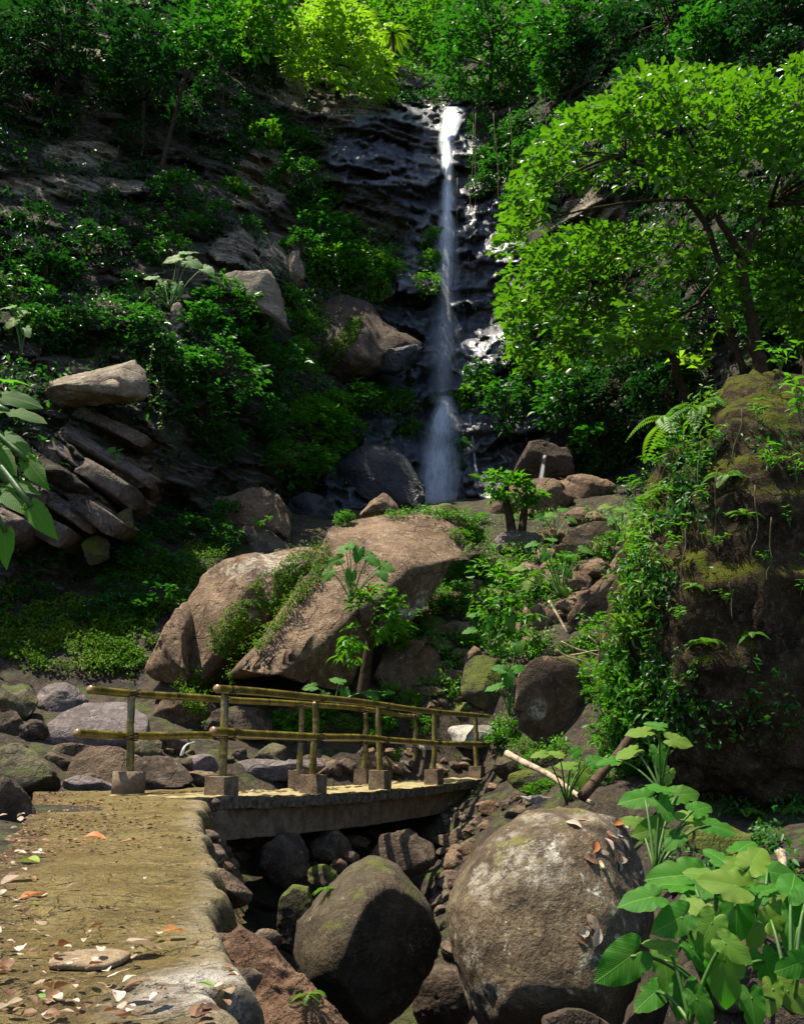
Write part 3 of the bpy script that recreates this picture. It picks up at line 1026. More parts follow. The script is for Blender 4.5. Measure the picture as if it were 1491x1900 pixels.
def poly_rock(name, poly, Y, mat, label, cat='rock', group=None, depth=None, lean=0.0, boxy=.62, facets=6, sub=5, amp=.05, seed=0, dirs=None, center=None, fine=1.0, q=(.80, .95), strata=None, lich=None, lichs=1.0):
    rng = np.random.default_rng(seed + 1000)
    P = np.array(poly, float)
    c = np.array(center, float) if center else np.array([(P[:, 0].min() + P[:, 0].max()) / 2, (P[:, 1].min() + P[:, 1].max()) / 2])
    V, Fx = ico(sub)
    # x right, z up in the picture plane of the photo, y away from the camera
    rho = np.hypot(V[:, 0], V[:, 2]) + 1e-9
    th = np.arctan2(V[:, 2], V[:, 0])
    R = ray_radius(poly, c, th) * (rho ** boxy)
    m = float(mpp(c[1], Y))
    size = (P[:, 0].max() - P[:, 0].min() + P[:, 1].max() - P[:, 1].min()) / 2 * m
    dep = (depth if depth else .42 * size)
    dd = np.sign(V[:, 1]) * np.abs(V[:, 1]) ** .8 * dep
    px = c[0] + R * np.cos(th); py = c[1] - R * np.sin(th)
    YY = Y + dd + lean * (c[1] - py) * m
    W_ = at(px, py, YY)
    W_ = clamp_planes(W_, rng, facets, q[0], q[1])
    if dirs is not None:
        W_ = clamp_planes(W_, rng, 0, q[0], q[1], 1.0, dirs)
    W_ = radial_fit(refit(W_, P), poly, c)
    cc = W_.mean(0)
    out_ = nrm(W_ - cc)
    k = 1.6 / size
    d = fbm(W_ * k * 1.1, 4, seed + 3) * 1.0 + .5 * fine * fbm(W_ * k * 4, 4, seed + 5, ridged=True) + .2 * fine * fbm(W_ * k * 13, 3, seed + 7)
    if strata is not None:
        s = (W_ @ np.array(strata[:3])) / strata[3] + .4 * fbm(W_ * k, 3, seed + 9)
        f = s - np.floor(s)
        d = d + strata[4] * (f ** .6) * smooth(1, .88, f)
    W_ = W_ + out_ * (amp * size * d)[:, None]
    at_ = None
    if lich:
        qx, qy = project(W_)
        at_ = {'lich': lichs * smooth(.25, .65, ell(qx, qy, lich) + .5 * fbm(W_ * k * 3, 3, seed + 13)) * (W_[:, 1] < cc[1] + .3 * dep)}
    o = link(name, mesh_np(name, W_ - cc, Fx, mat, attrs=at_))
    o.location = cc
    tag(o, label, cat, group)
    return o, W_


def ellp(cx, cy, w, h, seed=0, n=14, j=.13, rot=0):
    rng = np.random.default_rng(seed + 500)
    th = np.linspace(0, 2 * math.pi, n, endpoint=False)
    r = 1 + rng.uniform(-j, j, n)
    x = w / 2 * r * np.cos(th); y = h / 2 * r * np.sin(th)
    c, s = math.cos(rad(rot)), math.sin(rad(rot))
    return [(cx + a * c - b * s, cy + a * s + b * c) for a, b in zip(x, y)]


R_ = M
ROCK_SURF = {}


def prock(key, *a, **k):
    o, W_ = poly_rock(*a, **k)
    ROCK_SURF[key] = W_
    return o


# --- the great boulder in the middle: left block and main slab either side of a moss band
prock('lobe', 'boulder', [(266, 1245), (290, 1195), (318, 1140), (345, 1112), (368, 1130), (362, 1180), (350, 1235), (352, 1266), (318, 1268), (285, 1262)], 16.9, R_['rock_tan'], 'rough brown lobe split off the left end of the great boulder by a dark crack', 'boulder', depth=.9, lean=.4, facets=5, seed=61, amp=.04, boxy=.5, q=(.7, .92))
prock('slabL', 'boulder', [(345, 1262), (352, 1180), (350, 1110), (395, 1050), (450, 1025), (520, 1022), (575, 1008), (598, 1030), (560, 1090), (520, 1150), (470, 1215), (440, 1262), (380, 1280)], 17.6, R_['rock_tan'],
      'brown left block of the great split boulder with a smooth grey top', 'boulder', depth=1.5, lean=.55, facets=5, seed=1, dirs=[(-.55, -.75, .35), (.1, -.45, .9), (0.15, -.9, .35)], amp=.035, boxy=.5, q=(.72, .9), lich=[(505, 1046, 55, 20), (440, 1060, 30, 14)], lichs=.55)
prock('slabR', 'boulder', [(395, 1270), (450, 1215), (520, 1130), (585, 1045), (598, 990), (650, 965), (705, 952), (790, 950), (862, 965), (872, 990), (850, 1040), (820, 1085), (790, 1130), (755, 1165), (700, 1200), (668, 1240), (640, 1285), (560, 1268), (500, 1258), (440, 1268)], 17.2, R_['rock_tan'],
      'huge tan slab of the great split boulder with a pale lichen edge on its right', 'boulder', depth=1.5, lean=.75, facets=3, seed=2, dirs=[(.12, -.72, .68), (.2, -.5, .85), (.8, -.6, -.2)], amp=.03, boxy=.45, q=(.66, .8), sub=6, lich=[(862, 985, 14, 18), (850, 1015, 14, 20), (835, 1050, 12, 22), (812, 1085, 12, 24), (785, 1115, 14, 20), (755, 1135, 26, 14)])
prock('tip', 'boulder', [(665, 955), (690, 930), (712, 914), (735, 935), (748, 962), (700, 972)], 20.8, R_['rock_tan'], 'small pointed tan rock on top of the great slab', depth=.5, facets=7, seed=3)
prock('mosstop', 'boulder', [(770, 965), (790, 940), (830, 934), (865, 950), (900, 985), (890, 1010), (820, 990)], 21.0, R_['rock_moss'], 'moss capped hump of rock behind the great slab at the foot of the fall', depth=.8, facets=2, seed=4)

SLOPE = [
 ('boulder', ellp(1000, 925, 125, 75, 11), 24, 'rock_tan', 'tan boulder behind the little forked tree on the slope'),
 ('boulder', [(1027, 892), (1070, 880), (1110, 884), (1147, 903), (1120, 925), (1060, 935), (1035, 915)], 25, 'rock_tan', 'flat topped tan boulder with a split face at the head of the slope'),
 ('boulder', [(1155, 912), (1190, 897), (1230, 893), (1240, 930), (1170, 935)], 22.5, 'rock_grey', 'purple grey rock wedged against the earthy mound'),
 ('rock', ellp(940, 940, 60, 55, 12), 24.2, 'rock_brown', 'rough brown rock at the left foot of the little forked tree'),
 ('slab', [(1015, 1040), (1050, 985), (1100, 968), (1150, 975), (1145, 1000), (1080, 1030), (1050, 1055)], 20.5, 'rock_tan', 'lichen speckled flat slab among the heart leaved plants'),
 ('rock', ellp(960, 1005, 90, 45, 13), 21.5, 'rock_grey', 'dark flat rock left of the lichen speckled slab'),
 ('rock', ellp(1085, 960, 65, 26, 14), 22.2, 'rock_brown', 'thin brown rock under the flat topped tan boulder'),
 ('boulder', [(1040, 1160), (1075, 1110), (1120, 1070), (1165, 1045), (1175, 1080), (1160, 1130), (1100, 1165), (1060, 1185)], 16.6, 'rock_brown', 'slanting brown boulder leaning on the earthy mound'),
 ('rock', [(963, 1165), (970, 1130), (1000, 1120), (1035, 1140), (1040, 1158), (1000, 1178)], 17.6, 'rock_tan', 'smooth ochre rock in the middle of the leafy slope'),
 ('rock', ellp(890, 1048, 40, 45, 15), 20.2, 'rock_tan', 'narrow tan rock high in the gap right of the great slab'),
 ('rock', ellp(880, 1092, 40, 35, 16), 19.2, 'rock_tan', 'tan rock halfway up the gap right of the great slab'),
 ('rock', ellp(885, 1122, 60, 28, 17), 18.7, 'rock_tan', 'flat tan step stone in the gap right of the great slab'),
 ('boulder', [(690, 1265), (715, 1205), (745, 1182), (790, 1190), (815, 1215), (822, 1255), (795, 1280), (730, 1288)], 16.6, 'rock_brown', 'rounded brown boulder under the overhang of the great slab'),
 ('rock', ellp(795, 1165, 75, 50, 18), 18.0, 'rock_moss', 'mossy rock behind the rounded brown boulder'),
 ('rock', ellp(850, 1168, 100, 30, 19), 17.8, 'rock_tan', 'long tan ledge of rock across the stony track'),
 ('boulder', [(850, 1290), (862, 1235), (885, 1215), (925, 1222), (950, 1250), (945, 1300), (900, 1320)], 15.6, 'rock_moss', 'yellow green mossy boulder beside the stony track'),
 ('rock', ellp(835, 1195, 38, 20, 20), 17.4, 'rock_tan', 'light tan stone tilted up on the stony track'),
 ('rock', ellp(850, 1213, 60, 20, 21), 17.1, 'rubble', 'brown stone lying below the tilted light tan stone'),
 ('rock', ellp(868, 1228, 36, 20, 22), 16.8, 'rubble', 'brown stone touching the top of the mossy boulder'),
 ('rock', ellp(812, 1232, 60, 18, 23), 16.7, 'rock_tan', 'flat brown stone right of the rounded brown boulder'),
 ('rock', ellp(838, 1256, 62, 32, 24), 16.2, 'rubble', 'jagged brown stone left of the mossy boulder'),
 ('rock', ellp(795, 1285, 66, 24, 25), 16.3, 'rubble', 'low brown stone below the rounded brown boulder'),
 ('boulder', [(955, 1315), (962, 1245), (1005, 1215), (1060, 1222), (1119, 1280), (1110, 1330), (1062, 1370), (1005, 1383), (960, 1352)], 14.0, 'rock_brown', 'square brown boulder marked with a round pale lichen spot'),
 ('rock', ellp(1060, 1238, 140, 44, 26), 15.0, 'rock_moss', 'moss covered rock behind the square brown boulder'),
 ('slab', [(812, 1352), (860, 1344), (942, 1350), (945, 1375), (920, 1394), (870, 1390), (815, 1380)], 15.2, 'rock_slab', 'pale flat slab behind the far end of the bridge'),
 ('rock', ellp(792, 1388, 40, 24, 27), 15.6, 'rock_slab', 'small whitish rock left of the pale flat slab'),
 ('rock', ellp(845, 1318, 70, 40, 28), 15.4, 'rock_moss', 'mossy rock seen through the top rail near the far end of the bridge'),
 ('rock', ellp(950, 1425, 75, 46, 29), 13.4, 'rock_dark', 'dark rock beyond the far end of the bridge beside the pale log'),
 ('rock', ellp(995, 1487, 64, 26, 30), 11.6, 'rock_slab', 'pale flat rock above the big speckled boulder'),
 ('rock', ellp(913, 1500, 48, 30, 31), 12.0, 'rock_red', 'smooth reddish brown cobble in the rubble at the end of the bridge'),
 ('rock', ellp(1000, 1450, 120, 50, 32), 12.6, 'rock_moss', 'low mossy rock under the pale log'),
 ('rock', ellp(1330, 1560, 130, 60, 33), 7.4, 'rock_moss', 'mossy rock behind the big heart shaped leaves'),
]
STREAM = [
 ('boulder', ellp(30, 1302, 80, 78, 41), 14.8, 'rock_olive', 'rounded olive rock at the left end of the stream bed'),
 ('boulder', ellp(112, 1300, 95, 62, 42), 15.2, 'rock_grey', 'grey brown rock crossed by a pale vein, above the big purple boulder'),
 ('boulder', [(72, 1385), (85, 1345), (115, 1320), (165, 1304), (235, 1302), (275, 1330), (280, 1375), (230, 1400), (140, 1402), (90, 1400)], 13.8, 'rock_grey', 'big smooth purple grey boulder behind the left end of the railing'),
 ('rock', ellp(15, 1345, 60, 60, 43), 13.6, 'rock_dark', 'black jagged rock at the left edge of the stream bed'),
 ('rock', ellp(62, 1358, 56, 46, 44), 13.4, 'rock_dark', 'dark broken rock touching the big purple boulder'),
 ('boulder', [(-30, 1440), (-10, 1385), (30, 1377), (70, 1395), (100, 1425), (114, 1460), (95, 1478), (20, 1485)], 11.8, 'rock_olive', 'large olive brown boulder on the left beyond the path'),
 ('boulder', [(122, 1445), (135, 1405), (165, 1388), (215, 1385), (262, 1405), (268, 1440), (235, 1458), (150, 1460)], 12.4, 'rock_brown', 'mottled brown boulder behind the round footing'),
 ('rock', ellp(135, 1392, 130, 26, 45), 12.9, 'rock_brown', 'low ridge of brown rock under the big purple boulder'),
 ('rock', ellp(108, 1414, 46, 20, 46), 12.2, 'rock_tan', 'flat tan stone between the olive and the mottled boulders'),
 ('rock', ellp(274, 1388, 58, 46, 47), 13.4, 'rock_olive', 'round rock blotched with pale lichen right of the first post'),
 ('boulder', [(228, 1455), (235, 1420), (265, 1402), (310, 1402), (345, 1425), (362, 1452), (330, 1466), (260, 1470)], 12.2, 'rock_dark', 'dark rock with a hollowed underside right of the round footing'),
 ('rock', ellp(160, 1462, 118, 46, 48), 12.6, 'rock_grey', 'low smooth grey rock lying along the back of the path'),
 ('rock', ellp(313, 1460, 42, 24, 49), 11.7, 'rock_olive', 'small pale rock at the back of the platform'),
 ('rock', ellp(370, 1418, 78, 38, 50), 13.4, 'rock_grey', 'light grey rock splashed by the thin trickle'),
 ('rock', ellp(372, 1446, 80, 34, 51), 12.6, 'rock_tan', 'tan rock between the two first footings'),
 ('rock', ellp(322, 1382, 70, 34, 52), 14.2, 'rock_dark', 'dark rock beside the thin trickle'),
 ('boulder', [(278, 1345), (290, 1310), (315, 1285), (370, 1288), (400, 1310), (410, 1350), (360, 1362), (300, 1360)], 15.6, 'rock_brown', 'brown boulder in the shade under the left block'),
 ('rock', [(280, 1290), (300, 1262), (350, 1255), (390, 1275), (380, 1305), (310, 1310)], 16.4, 'rock_grey', 'grey rock tucked against the foot of the left block'),
 ('rock', ellp(440, 1345, 130, 70, 53), 16.2, 'rock_dark', 'black shaded rock behind the middle of the railing'),
 ('slab', [(395, 1440), (410, 1418), (470, 1408), (540, 1412), (600, 1402), (605, 1430), (560, 1448), (450, 1450)], 13.6, 'rock_grey', 'long flat rock lying behind the bridge deck'),
 ('rock', [(463, 1428), (478, 1395), (505, 1378), (532, 1384), (525, 1415), (500, 1432)], 14.8, 'rock_olive', 'upright olive rock behind the deck near the second post'),
 ('rock', ellp(605, 1422, 44, 38, 55), 15.0, 'rock_brown', 'rounded brown rock behind the deck next to the third footing'),
 ('rock', ellp(642, 1424, 40, 34, 56), 15.2, 'rock_dark', 'dark rock beside the rounded brown rock behind the deck'),
 ('rock', ellp(695, 1420, 60, 40, 57), 15.6, 'rock_tan', 'tan rock behind the deck near the fourth post'),
 ('rock', ellp(556, 1330, 60, 50, 58), 16.4, 'rock_brown', 'pale brown rock peeping out of the bush under the great slab'),
 ('boulder', [(-60, 1600), (-40, 1470), (0, 1440), (30, 1452), (62, 1492), (70, 1540), (60, 1590), (20, 1625)], 6.8, 'rock_dark', 'dark mossy bank rock at the left edge of the path'),
 ('rock', [(-60, 1660), (-30, 1570), (20, 1550), (60, 1570), (78, 1605), (40, 1640), (0, 1665)], 5.2, 'rock_brown', 'brown bank rock beside the leaf litter'),
]
UNDER = [
 ('boulder', [(478, 1610), (486, 1570), (520, 1545), (556, 1545), (574, 1580), (570, 1625), (530, 1655), (500, 1645)], 10.6, 'rock_dark', 'faceted dark boulder under the left half of the bridge'),
 ('boulder', [(512, 1720), (520, 1665), (545, 1640), (572, 1645), (582, 1680), (575, 1740), (545, 1775), (518, 1760)], 8.6, 'rock_moss', 'mossy egg shaped boulder below the bridge'),
 ('boulder', [(545, 1770), (556, 1710), (600, 1655), (640, 1612), (688, 1588), (735, 1605), (790, 1670), (818, 1740), (800, 1800), (760, 1860), (690, 1925), (620, 1890), (560, 1830)], 7.4, 'rock_under', 'large sloping boulder in the gully under the bridge'),
 ('rock', ellp(612, 1575, 80, 66, 61), 11.8, 'rubble', 'blocky rock in the shadow under the middle of the bridge'),
 ('rock', ellp(660, 1562, 56, 26, 62), 12.8, 'rubble', 'flat rock under the middle of the bridge'),
 ('rock', ellp(652, 1592, 32, 26, 63), 11.4, 'rubble', 'small brown rock touching the top of the large sloping boulder'),
 ('rock', ellp(560, 1612, 34, 40, 64), 11.0, 'rock_moss', 'small greenish rock right of the faceted dark boulder'),
 ('rock', ellp(598, 1625, 60, 44, 65), 10.4, 'rock_moss', 'greenish rock behind the large sloping boulder'),
 ('rock', ellp(628, 1606, 30, 26, 66), 10.8, 'rock_red', 'reddish stone behind the large sloping boulder'),
 ('rock', ellp(497, 1745, 50, 46, 67), 7.2, 'rubble', 'grey brown rock wedged left of the mossy egg shaped boulder'),
 ('boulder', ellp(745, 1585, 120, 90, 68), 12.2, 'rock_dark', 'black rounded boulder in deep shade under the far half of the bridge'),
 ('rock', ellp(700, 1690, 90, 60, 69), 9.8, 'rock_dark', 'shaded rock wedged behind the large sloping boulder'),
]
BIGFRONT = [
 ('boulder', [(828, 1690), (842, 1640), (880, 1580), (930, 1528), (985, 1506), (1050, 1502), (1120, 1510), (1160, 1530), (1185, 1590), (1212, 1680), (1205, 1770), (1180, 1850), (1140, 1930), (900, 1930), (866, 1850), (845, 1770)], 6.3, 'rock_front', 'big rounded boulder in front, speckled with lichen and bird lime'),
 ('boulder', [(405, 1745), (450, 1722), (500, 1752), (550, 1800), (600, 1845), (660, 1915), (650, 1990), (420, 2000), (425, 1800)], 2.75, 'rock_red', 'reddish earthy rock sloping down from the path corner'),
 ('rock', ellp(1065, 1900, 130, 60, 71), 4.9, 'rock_dark', 'dark rock at the foot of the big rounded boulder'),
 ('boulder', ellp(825, 1850, 130, 130, 75), 8.6, 'rock_dark', 'dark boulder deep in the pit between the two big boulders'),  # added boulder, its dark colour stands in for the shade of the pit
 ('rock', ellp(1010, 1880, 90, 40, 74), 6.5, 'rock_dark', 'low dark rock in the pit beside the big rounded boulder'),
]
CLIFFR = [
 ('boulder', [(603, 858), (640, 838), (690, 822), (752, 840), (785, 890), (795, 940), (740, 955), (680, 935), (630, 895)], 27.4, 'rock_wet', 'black wet boulder left of the foot of the waterfall'),
 ('boulder', [(532, 925), (570, 912), (612, 930), (640, 960), (620, 990), (575, 985), (545, 965)], 25.6, 'rock_wet', 'wet black rock below the leafy bank left of the fall'),
 ('boulder', [(580, 565), (640, 546), (688, 562), (712, 600), (790, 640), (770, 662), (700, 690), (640, 718), (595, 695), (578, 640)], 29.9, 'rock_dark', 'big brown boulder jutting from the wall with a mossy stripe'),  # dark stone colour stands in for shade on this boulder
 ('ledge', [(58, 742), (105, 702), (170, 692), (240, 667), (268, 690), (277, 738), (240, 748), (150, 752), (80, 762)], 20.6, 'rock_pale', 'pale bedded ledge jutting out of the left cliff'),
 ('rock', [(375, 522), (420, 505), (500, 498), (522, 540), (534, 602), (495, 604), (460, 555), (400, 542)], 25.6, 'rock_pale', 'pale block of rock standing out of the left cliff bushes'),
 ('rock', [(535, 470), (552, 462), (566, 500), (556, 540), (540, 520)], 27.6, 'rock_pale', 'narrow upright pale rock right of the pale block'),
 ('rock', [(340, 985), (400, 925), (470, 905), (512, 910), (545, 960), (540, 1010), (450, 1030), (370, 1030)], 23.6, 'rock_brown', 'reddish brown rock face behind the left block'),
 ('rock', ellp(480, 1005, 120, 50, 81, rot=25), 22.6, 'rock_bed', 'fractured brown rock above the smooth grey top'),
 ('rock', [(317, 565), (335, 560), (340, 600), (330, 640), (318, 610)], 23.8, 'rock_pale', 'small pale rib of rock in the left cliff bushes'),
 ('rock', [(200, 880), (240, 850), (268, 870), (272, 900), (240, 915)], 20.2, 'rock_dark', 'dark knob of rock below the pale bedded ledge'),
 ('rock', [(150, 1010), (175, 990), (205, 1000), (203, 1040), (165, 1050)], 19.6, 'rock_moss', 'moss stained block at the foot of the tilted beds'),
 ('rock', [(215, 955), (245, 940), (250, 985), (225, 1000)], 19.8, 'rock_moss', 'yellow stained block right of the tilted beds'),
 ('rock', [(700, 660), (740, 640), (785, 640), (780, 668), (730, 700), (705, 690)], 29.4, 'rock_wet', 'glistening black rock lip beside the mossy stripe boulder'),
 ('rock', [(945, 830), (1000, 815), (1060, 835), (1065, 890), (1000, 905), (950, 890)], 27.2, 'rock_dark', 'black wet rock right of the foot of the waterfall'),
]
for grp, kw in ((SLOPE, dict(facets=15, sub=5, amp=.035, q=(.6, .9), lean=.45)), (STREAM, dict(facets=10, sub=5, amp=.04, q=(.7, .93), lean=.2)), (UNDER, dict(facets=4, sub=5, amp=.04, q=(.7, .92))), (BIGFRONT, dict(facets=4, sub=6, amp=.03, fine=.7, q=(.72, .9))), (CLIFFR, dict(facets=15, sub=5, amp=.04, fine=1.4, q=(.6, .9)))):
    for i, (nm, poly, Y, mt, lab) in enumerate(grp):
        k = dict(kw)
        if nm == 'ledge':
            k['strata'] = (.05, 0, 1.0, .3, .5); k['depth'] = 1.0; k['facets'] = 3; k['boxy'] = .4
        if mt == 'rock_wet': k['amp'] = .06; k['fine'] = .7
        if lab.startswith('big rounded boulder in front'): k.update(depth=.95, lean=.35, boxy=.52, amp=.045, lich=[(985, 1600, 75, 45), (950, 1560, 30, 20), (1000, 1520, 40, 12), (1100, 1515, 45, 12), (900, 1640, 30, 40), (880, 1760, 20, 40), (1020, 1560, 30, 20), (900, 1850, 40, 30)], lichs=.24)
        if lab.startswith('big brown boulder jutting'): k.update(depth=.9, lean=.5, facets=4, q=(.66, .88), boxy=.45); Y += .45
        if lab.startswith('reddish earthy'): k.update(facets=1, amp=.06, fine=1.5, boxy=.7)
        if lab.startswith('lichen speckled'): pass
        if lab.startswith('square brown'): k.update(lich=[(998, 1312, 19, 21), (1100, 1290, 14, 10)])
        if lab.startswith('large sloping'): k.update(depth=.9, lean=.2, dirs=[(.68, -.7, -.05)], facets=0, q=(.84, .86), amp=.035, boxy=.72)
        if lab.startswith('big smooth purple'): k.update(facets=2, amp=.02)
        if grp is SLOPE or grp is STREAM:
            pp = np.array(poly)
            if 'behind the big heart' not in lab and 'bank rock' not in lab and 'along the back of the path' not in lab:
                hh = np.ptp(pp[:, 1])
                Y = float(ground_hit((pp[:, 0].min() + pp[:, 0].max()) / 2, pp[:, 1].max() - .22 * hh, 9.5)[1])
        prock(lab, nm, poly, Y, R_[mt], lab, 'rock' if nm in ('rock', 'slab', 'ledge') else 'boulder', seed=hash(lab) % 9999 if False else sum(map(ord, lab)), **k)

scatter_late = True
# --- tilted beds of the left cliff
BEDS = [(190, 855, 190, 17, 33, 20.0), (160, 868, 140, 14, 34, 19.8), (205, 905, 120, 26, 30, 19.7), (125, 890, 80, 18, 33, 19.6), (150, 925, 150, 20, 32, 19.5), (120, 948, 130, 20, 28, 19.3), (215, 800, 130, 18, 24, 20.6), (90, 985, 90, 30, 24, 19.0), (25, 985, 60, 34, 30, 18.4), (190, 960, 100, 24, 32, 19.3), (60, 920, 80, 26, 20, 18.9), (170, 825, 90, 14, 36, 20.2), (110, 835, 70, 26, 40, 19.7)]
for i, (cx, cy, ln, th, an, Y) in enumerate(BEDS):
    rng = np.random.default_rng(i + 40)
    m = float(mpp(cy, Y))
    V, Fx = ico(5)
    V = np.sign(V) * np.abs(V) ** .28
    V = V * np.array([ln * m * .62, .75, th * m * .72])
    V[:, 2] += .10 * V[:, 0] * rng.uniform(-.5, .5)
    V = clamp_planes(V, rng, 9, .80, .97, 1.0, [(1, -.5, .3), (1, .1, -.4), (-1, -.4, .2), (-1, 0, -.5), (.3, -1, .4), (-.3, -1, -.3), (0, -.8, 1), (.8, -.9, 0), (-.7, -.8, .2)])
    V = V + .05 * np.stack([fbm(V * 2.2, 4, 310 + i), fbm(V * 2.2, 4, 330 + i), .6 * fbm(V * np.array([1.5, 2, 7]), 4, 350 + i)], -1)
    o = link('rock_slab', mesh_np('rock_slab', V, Fx, R_['rock_bed']))
    o.location = at(cx, cy, Y + .4)
    o.rotation_euler = (rng.uniform(-.12, .12), rad(an + rng.uniform(-4, 4)), rng.uniform(-.2, .25))
    tag(o, 'long tilted slab of bedded rock jutting from the left cliff below the pale ledge', 'rock', 'tilted beds of the left cliff')

# --- earthy mound on the right
prock('mound', 'earth_mound', [(1130, 1400), (1140, 1250), (1150, 1130), (1165, 1050), (1205, 960), (1220, 880), (1240, 820), (1300, 770), (1345, 712), (1390, 700), (1450, 704), (1530, 720), (1700, 800), (1760, 1100), (1740, 1540), (1600, 1640), (1400, 1600), (1240, 1500)],
      11.7, R_['soil'], 'tall dark mound of mossy earth and roots on the right', 'earth mound', depth=2.2, lean=.04, facets=9, seed=77, sub=7, amp=.045, boxy=.55, center=(1440, 1150), fine=1.5, q=(.82, .95))

# --- loose stones: a few shapes, many copies
STONES = {}
for mt in ('rubble', 'rock_brown', 'rock_dark', 'rock_tan'):
    for j in range(4):
        rng = np.random.default_rng(900 + j)
        V, Fx = ico(4)
        V = V * np.array([1, .8, .62]) * rng.uniform(.85, 1.15, 3)
        V = clamp_planes(V, rng, 8, .75, .93)
        V = V + nrm(V) * (.10 * fbm(V * 1.7, 4, 910 + j) + .05 * fbm(V * 5, 3, 920 + j, ridged=True))[:, None]
        STONES[mt, j] = mesh_np('stone', V, Fx, R_[mt])


def stone(loc, size, mt, label, group, rng):
    o = link('stone', STONES[mt, rng.integers(4)])
    o.location = loc
    o.rotation_euler = (rng.uniform(-.4, .4), rng.uniform(-.4, .4), rng.uniform(0, 6.28))
    s = size * .5
    o.scale = (s * rng.uniform(.85, 1.25), s * rng.uniform(.85, 1.2), s * rng.uniform(.75, 1.15))
    tag(o, label, 'stone', group)
    return o


def scatter_stones(poly, n, smin, smax, mts, label, group, seed, Yrng=None):
    rng = np.random.default_rng(seed)
    P = np.array(poly)
    k = 0
    while k < n:
        px, py = rng.uniform(P[:, 0].min(), P[:, 0].max()), rng.uniform(P[:, 1].min(), P[:, 1].max())
        if not in_poly(px, py, poly): continue
        k += 1
        h = ground_hit(px, py) if Yrng is None else at(px, py, rng.uniform(*Yrng))
        sz = rng.uniform(smin, smax) ** 1.0
        stone(h + np.array([0, 0, .1 * sz]), sz, mts[rng.integers(len(mts))], label, group, rng)


scatter_stones([(820, 1480), (900, 1452), (1010, 1470), (1020, 1500), (900, 1545), (850, 1600), (830, 1560)], 40, .10, .30, ('rubble', 'rock_tan', 'rubble'), 'small brown stone in the rubble at the far end of the bridge', 'rubble at the far end of the bridge', 1)
scatter_stones([(430, 1560), (700, 1550), (690, 1600), (560, 1680), (450, 1700)], 30, .16, .5, ('rubble', 'rock_dark', 'rubble'), 'shaded grey brown stone in the gully under the bridge', 'stones under the bridge', 2)
scatter_stones([(560, 1405), (700, 1395), (900, 1400), (900, 1432), (560, 1440)], 22, .14, .38, ('rubble', 'rock_brown', 'rock_tan'), 'small stone on the stream bed just behind the bridge', 'stones behind the bridge', 3)
scatter_stones([(745, 1290), (870, 1160), (930, 1040), (960, 1050), (900, 1180), (850, 1320), (770, 1330)], 32, .12, .42, ('rock_tan', 'rock_brown', 'rubble'), 'brown stone on the stony track right of the great slab', 'stones of the track', 4)
scatter_stones([(830, 1040), (960, 950), (1160, 940), (1180, 1060), (1130, 1240), (960, 1240), (850, 1240), (800, 1280), (760, 1250)], 52, .35, .95, ('rock_tan', 'rock_tan', 'rock_brown'), 'tumbled tan rock among the plants of the slope behind the bridge', 'tumbled rocks of the slope', 14)
scatter_stones([(0, 1400), (120, 1380), (420, 1380), (480, 1440), (200, 1460), (0, 1460)], 24, .14, .40, ('rock_brown', 'rock_dark', 'rubble'), 'small stone between the stream boulders on the left', 'stones between the stream boulders', 5)
scatter_stones([(880, 1700), (820, 1640), (840, 1560), (800, 1700), (840, 1800)], 9, .16, .35, ('rubble', 'rock_dark'), 'dark stone in the slot between the two big boulders', 'stones in the slot', 6)
scatter_stones([(820, 1560), (890, 1540), (880, 1600), (830, 1680), (815, 1640)], 22, .22, .5, ('rubble', 'rock_brown'), 'rounded brown stone heaped left of the big rounded boulder', 'stones left of the big rounded boulder', 8)
scatter_stones([(1250, 1640), (1491, 1560), (1491, 1900), (1150, 1900)], 6, .10, .25, ('rock_dark', 'rubble'), 'dark stone on the ground under the heart leaved plants', 'stones under the heart leaved plants', 7)
# rubble wall that carries the right edge of the path
rng = np.random.default_rng(55)
for i in range(58):
    k = rng.integers(30, nR - 60)
    q = rng.uniform(0, 1)
    dist = PR[k, 1]
    s = rng.uniform(.10, .26) * (1 if dist > 4 else .6)
    loc = (PR[k, 0] + .02 + .30 * q, PR[k, 1], -.06 - .85 * q)
    stone(loc, s, ('rubble', 'rock_brown')[rng.integers(2)], 'mortared stone in the rubble bank under the right edge of the path', 'rubble bank of the path', rng)
# ------------------------------------------------------------------ where things stand: rays against the built ground, rocks and cliff
bpy.context.view_layer.update()
DG = bpy.context.evaluated_depsgraph_get()


SKIP = {'deck', 'beam', 'post', 'rail', 'footing', 'slab_edge', 'abutment'}
CAST = ['']


def cast(px, py):
    o = Vector((0, 0, CAMZ))
    d = (Vector([float(c) for c in at(px, py, 10.0)]) - o).normalized()
    for _k in range(12):
        ok, loc, nor, _, ob, _ = SC.ray_cast(DG, o, d)
        if not ok or ob.name.split('.')[0] not in SKIP:
            break
        o = loc + d * .02
    CAST[0] = ob.name.split('.')[0] if ok else ''
    if not ok:
        return at(px, py, 40.0), np.array([0, -1, 0.0])
    return np.array(loc), np.array(nor)


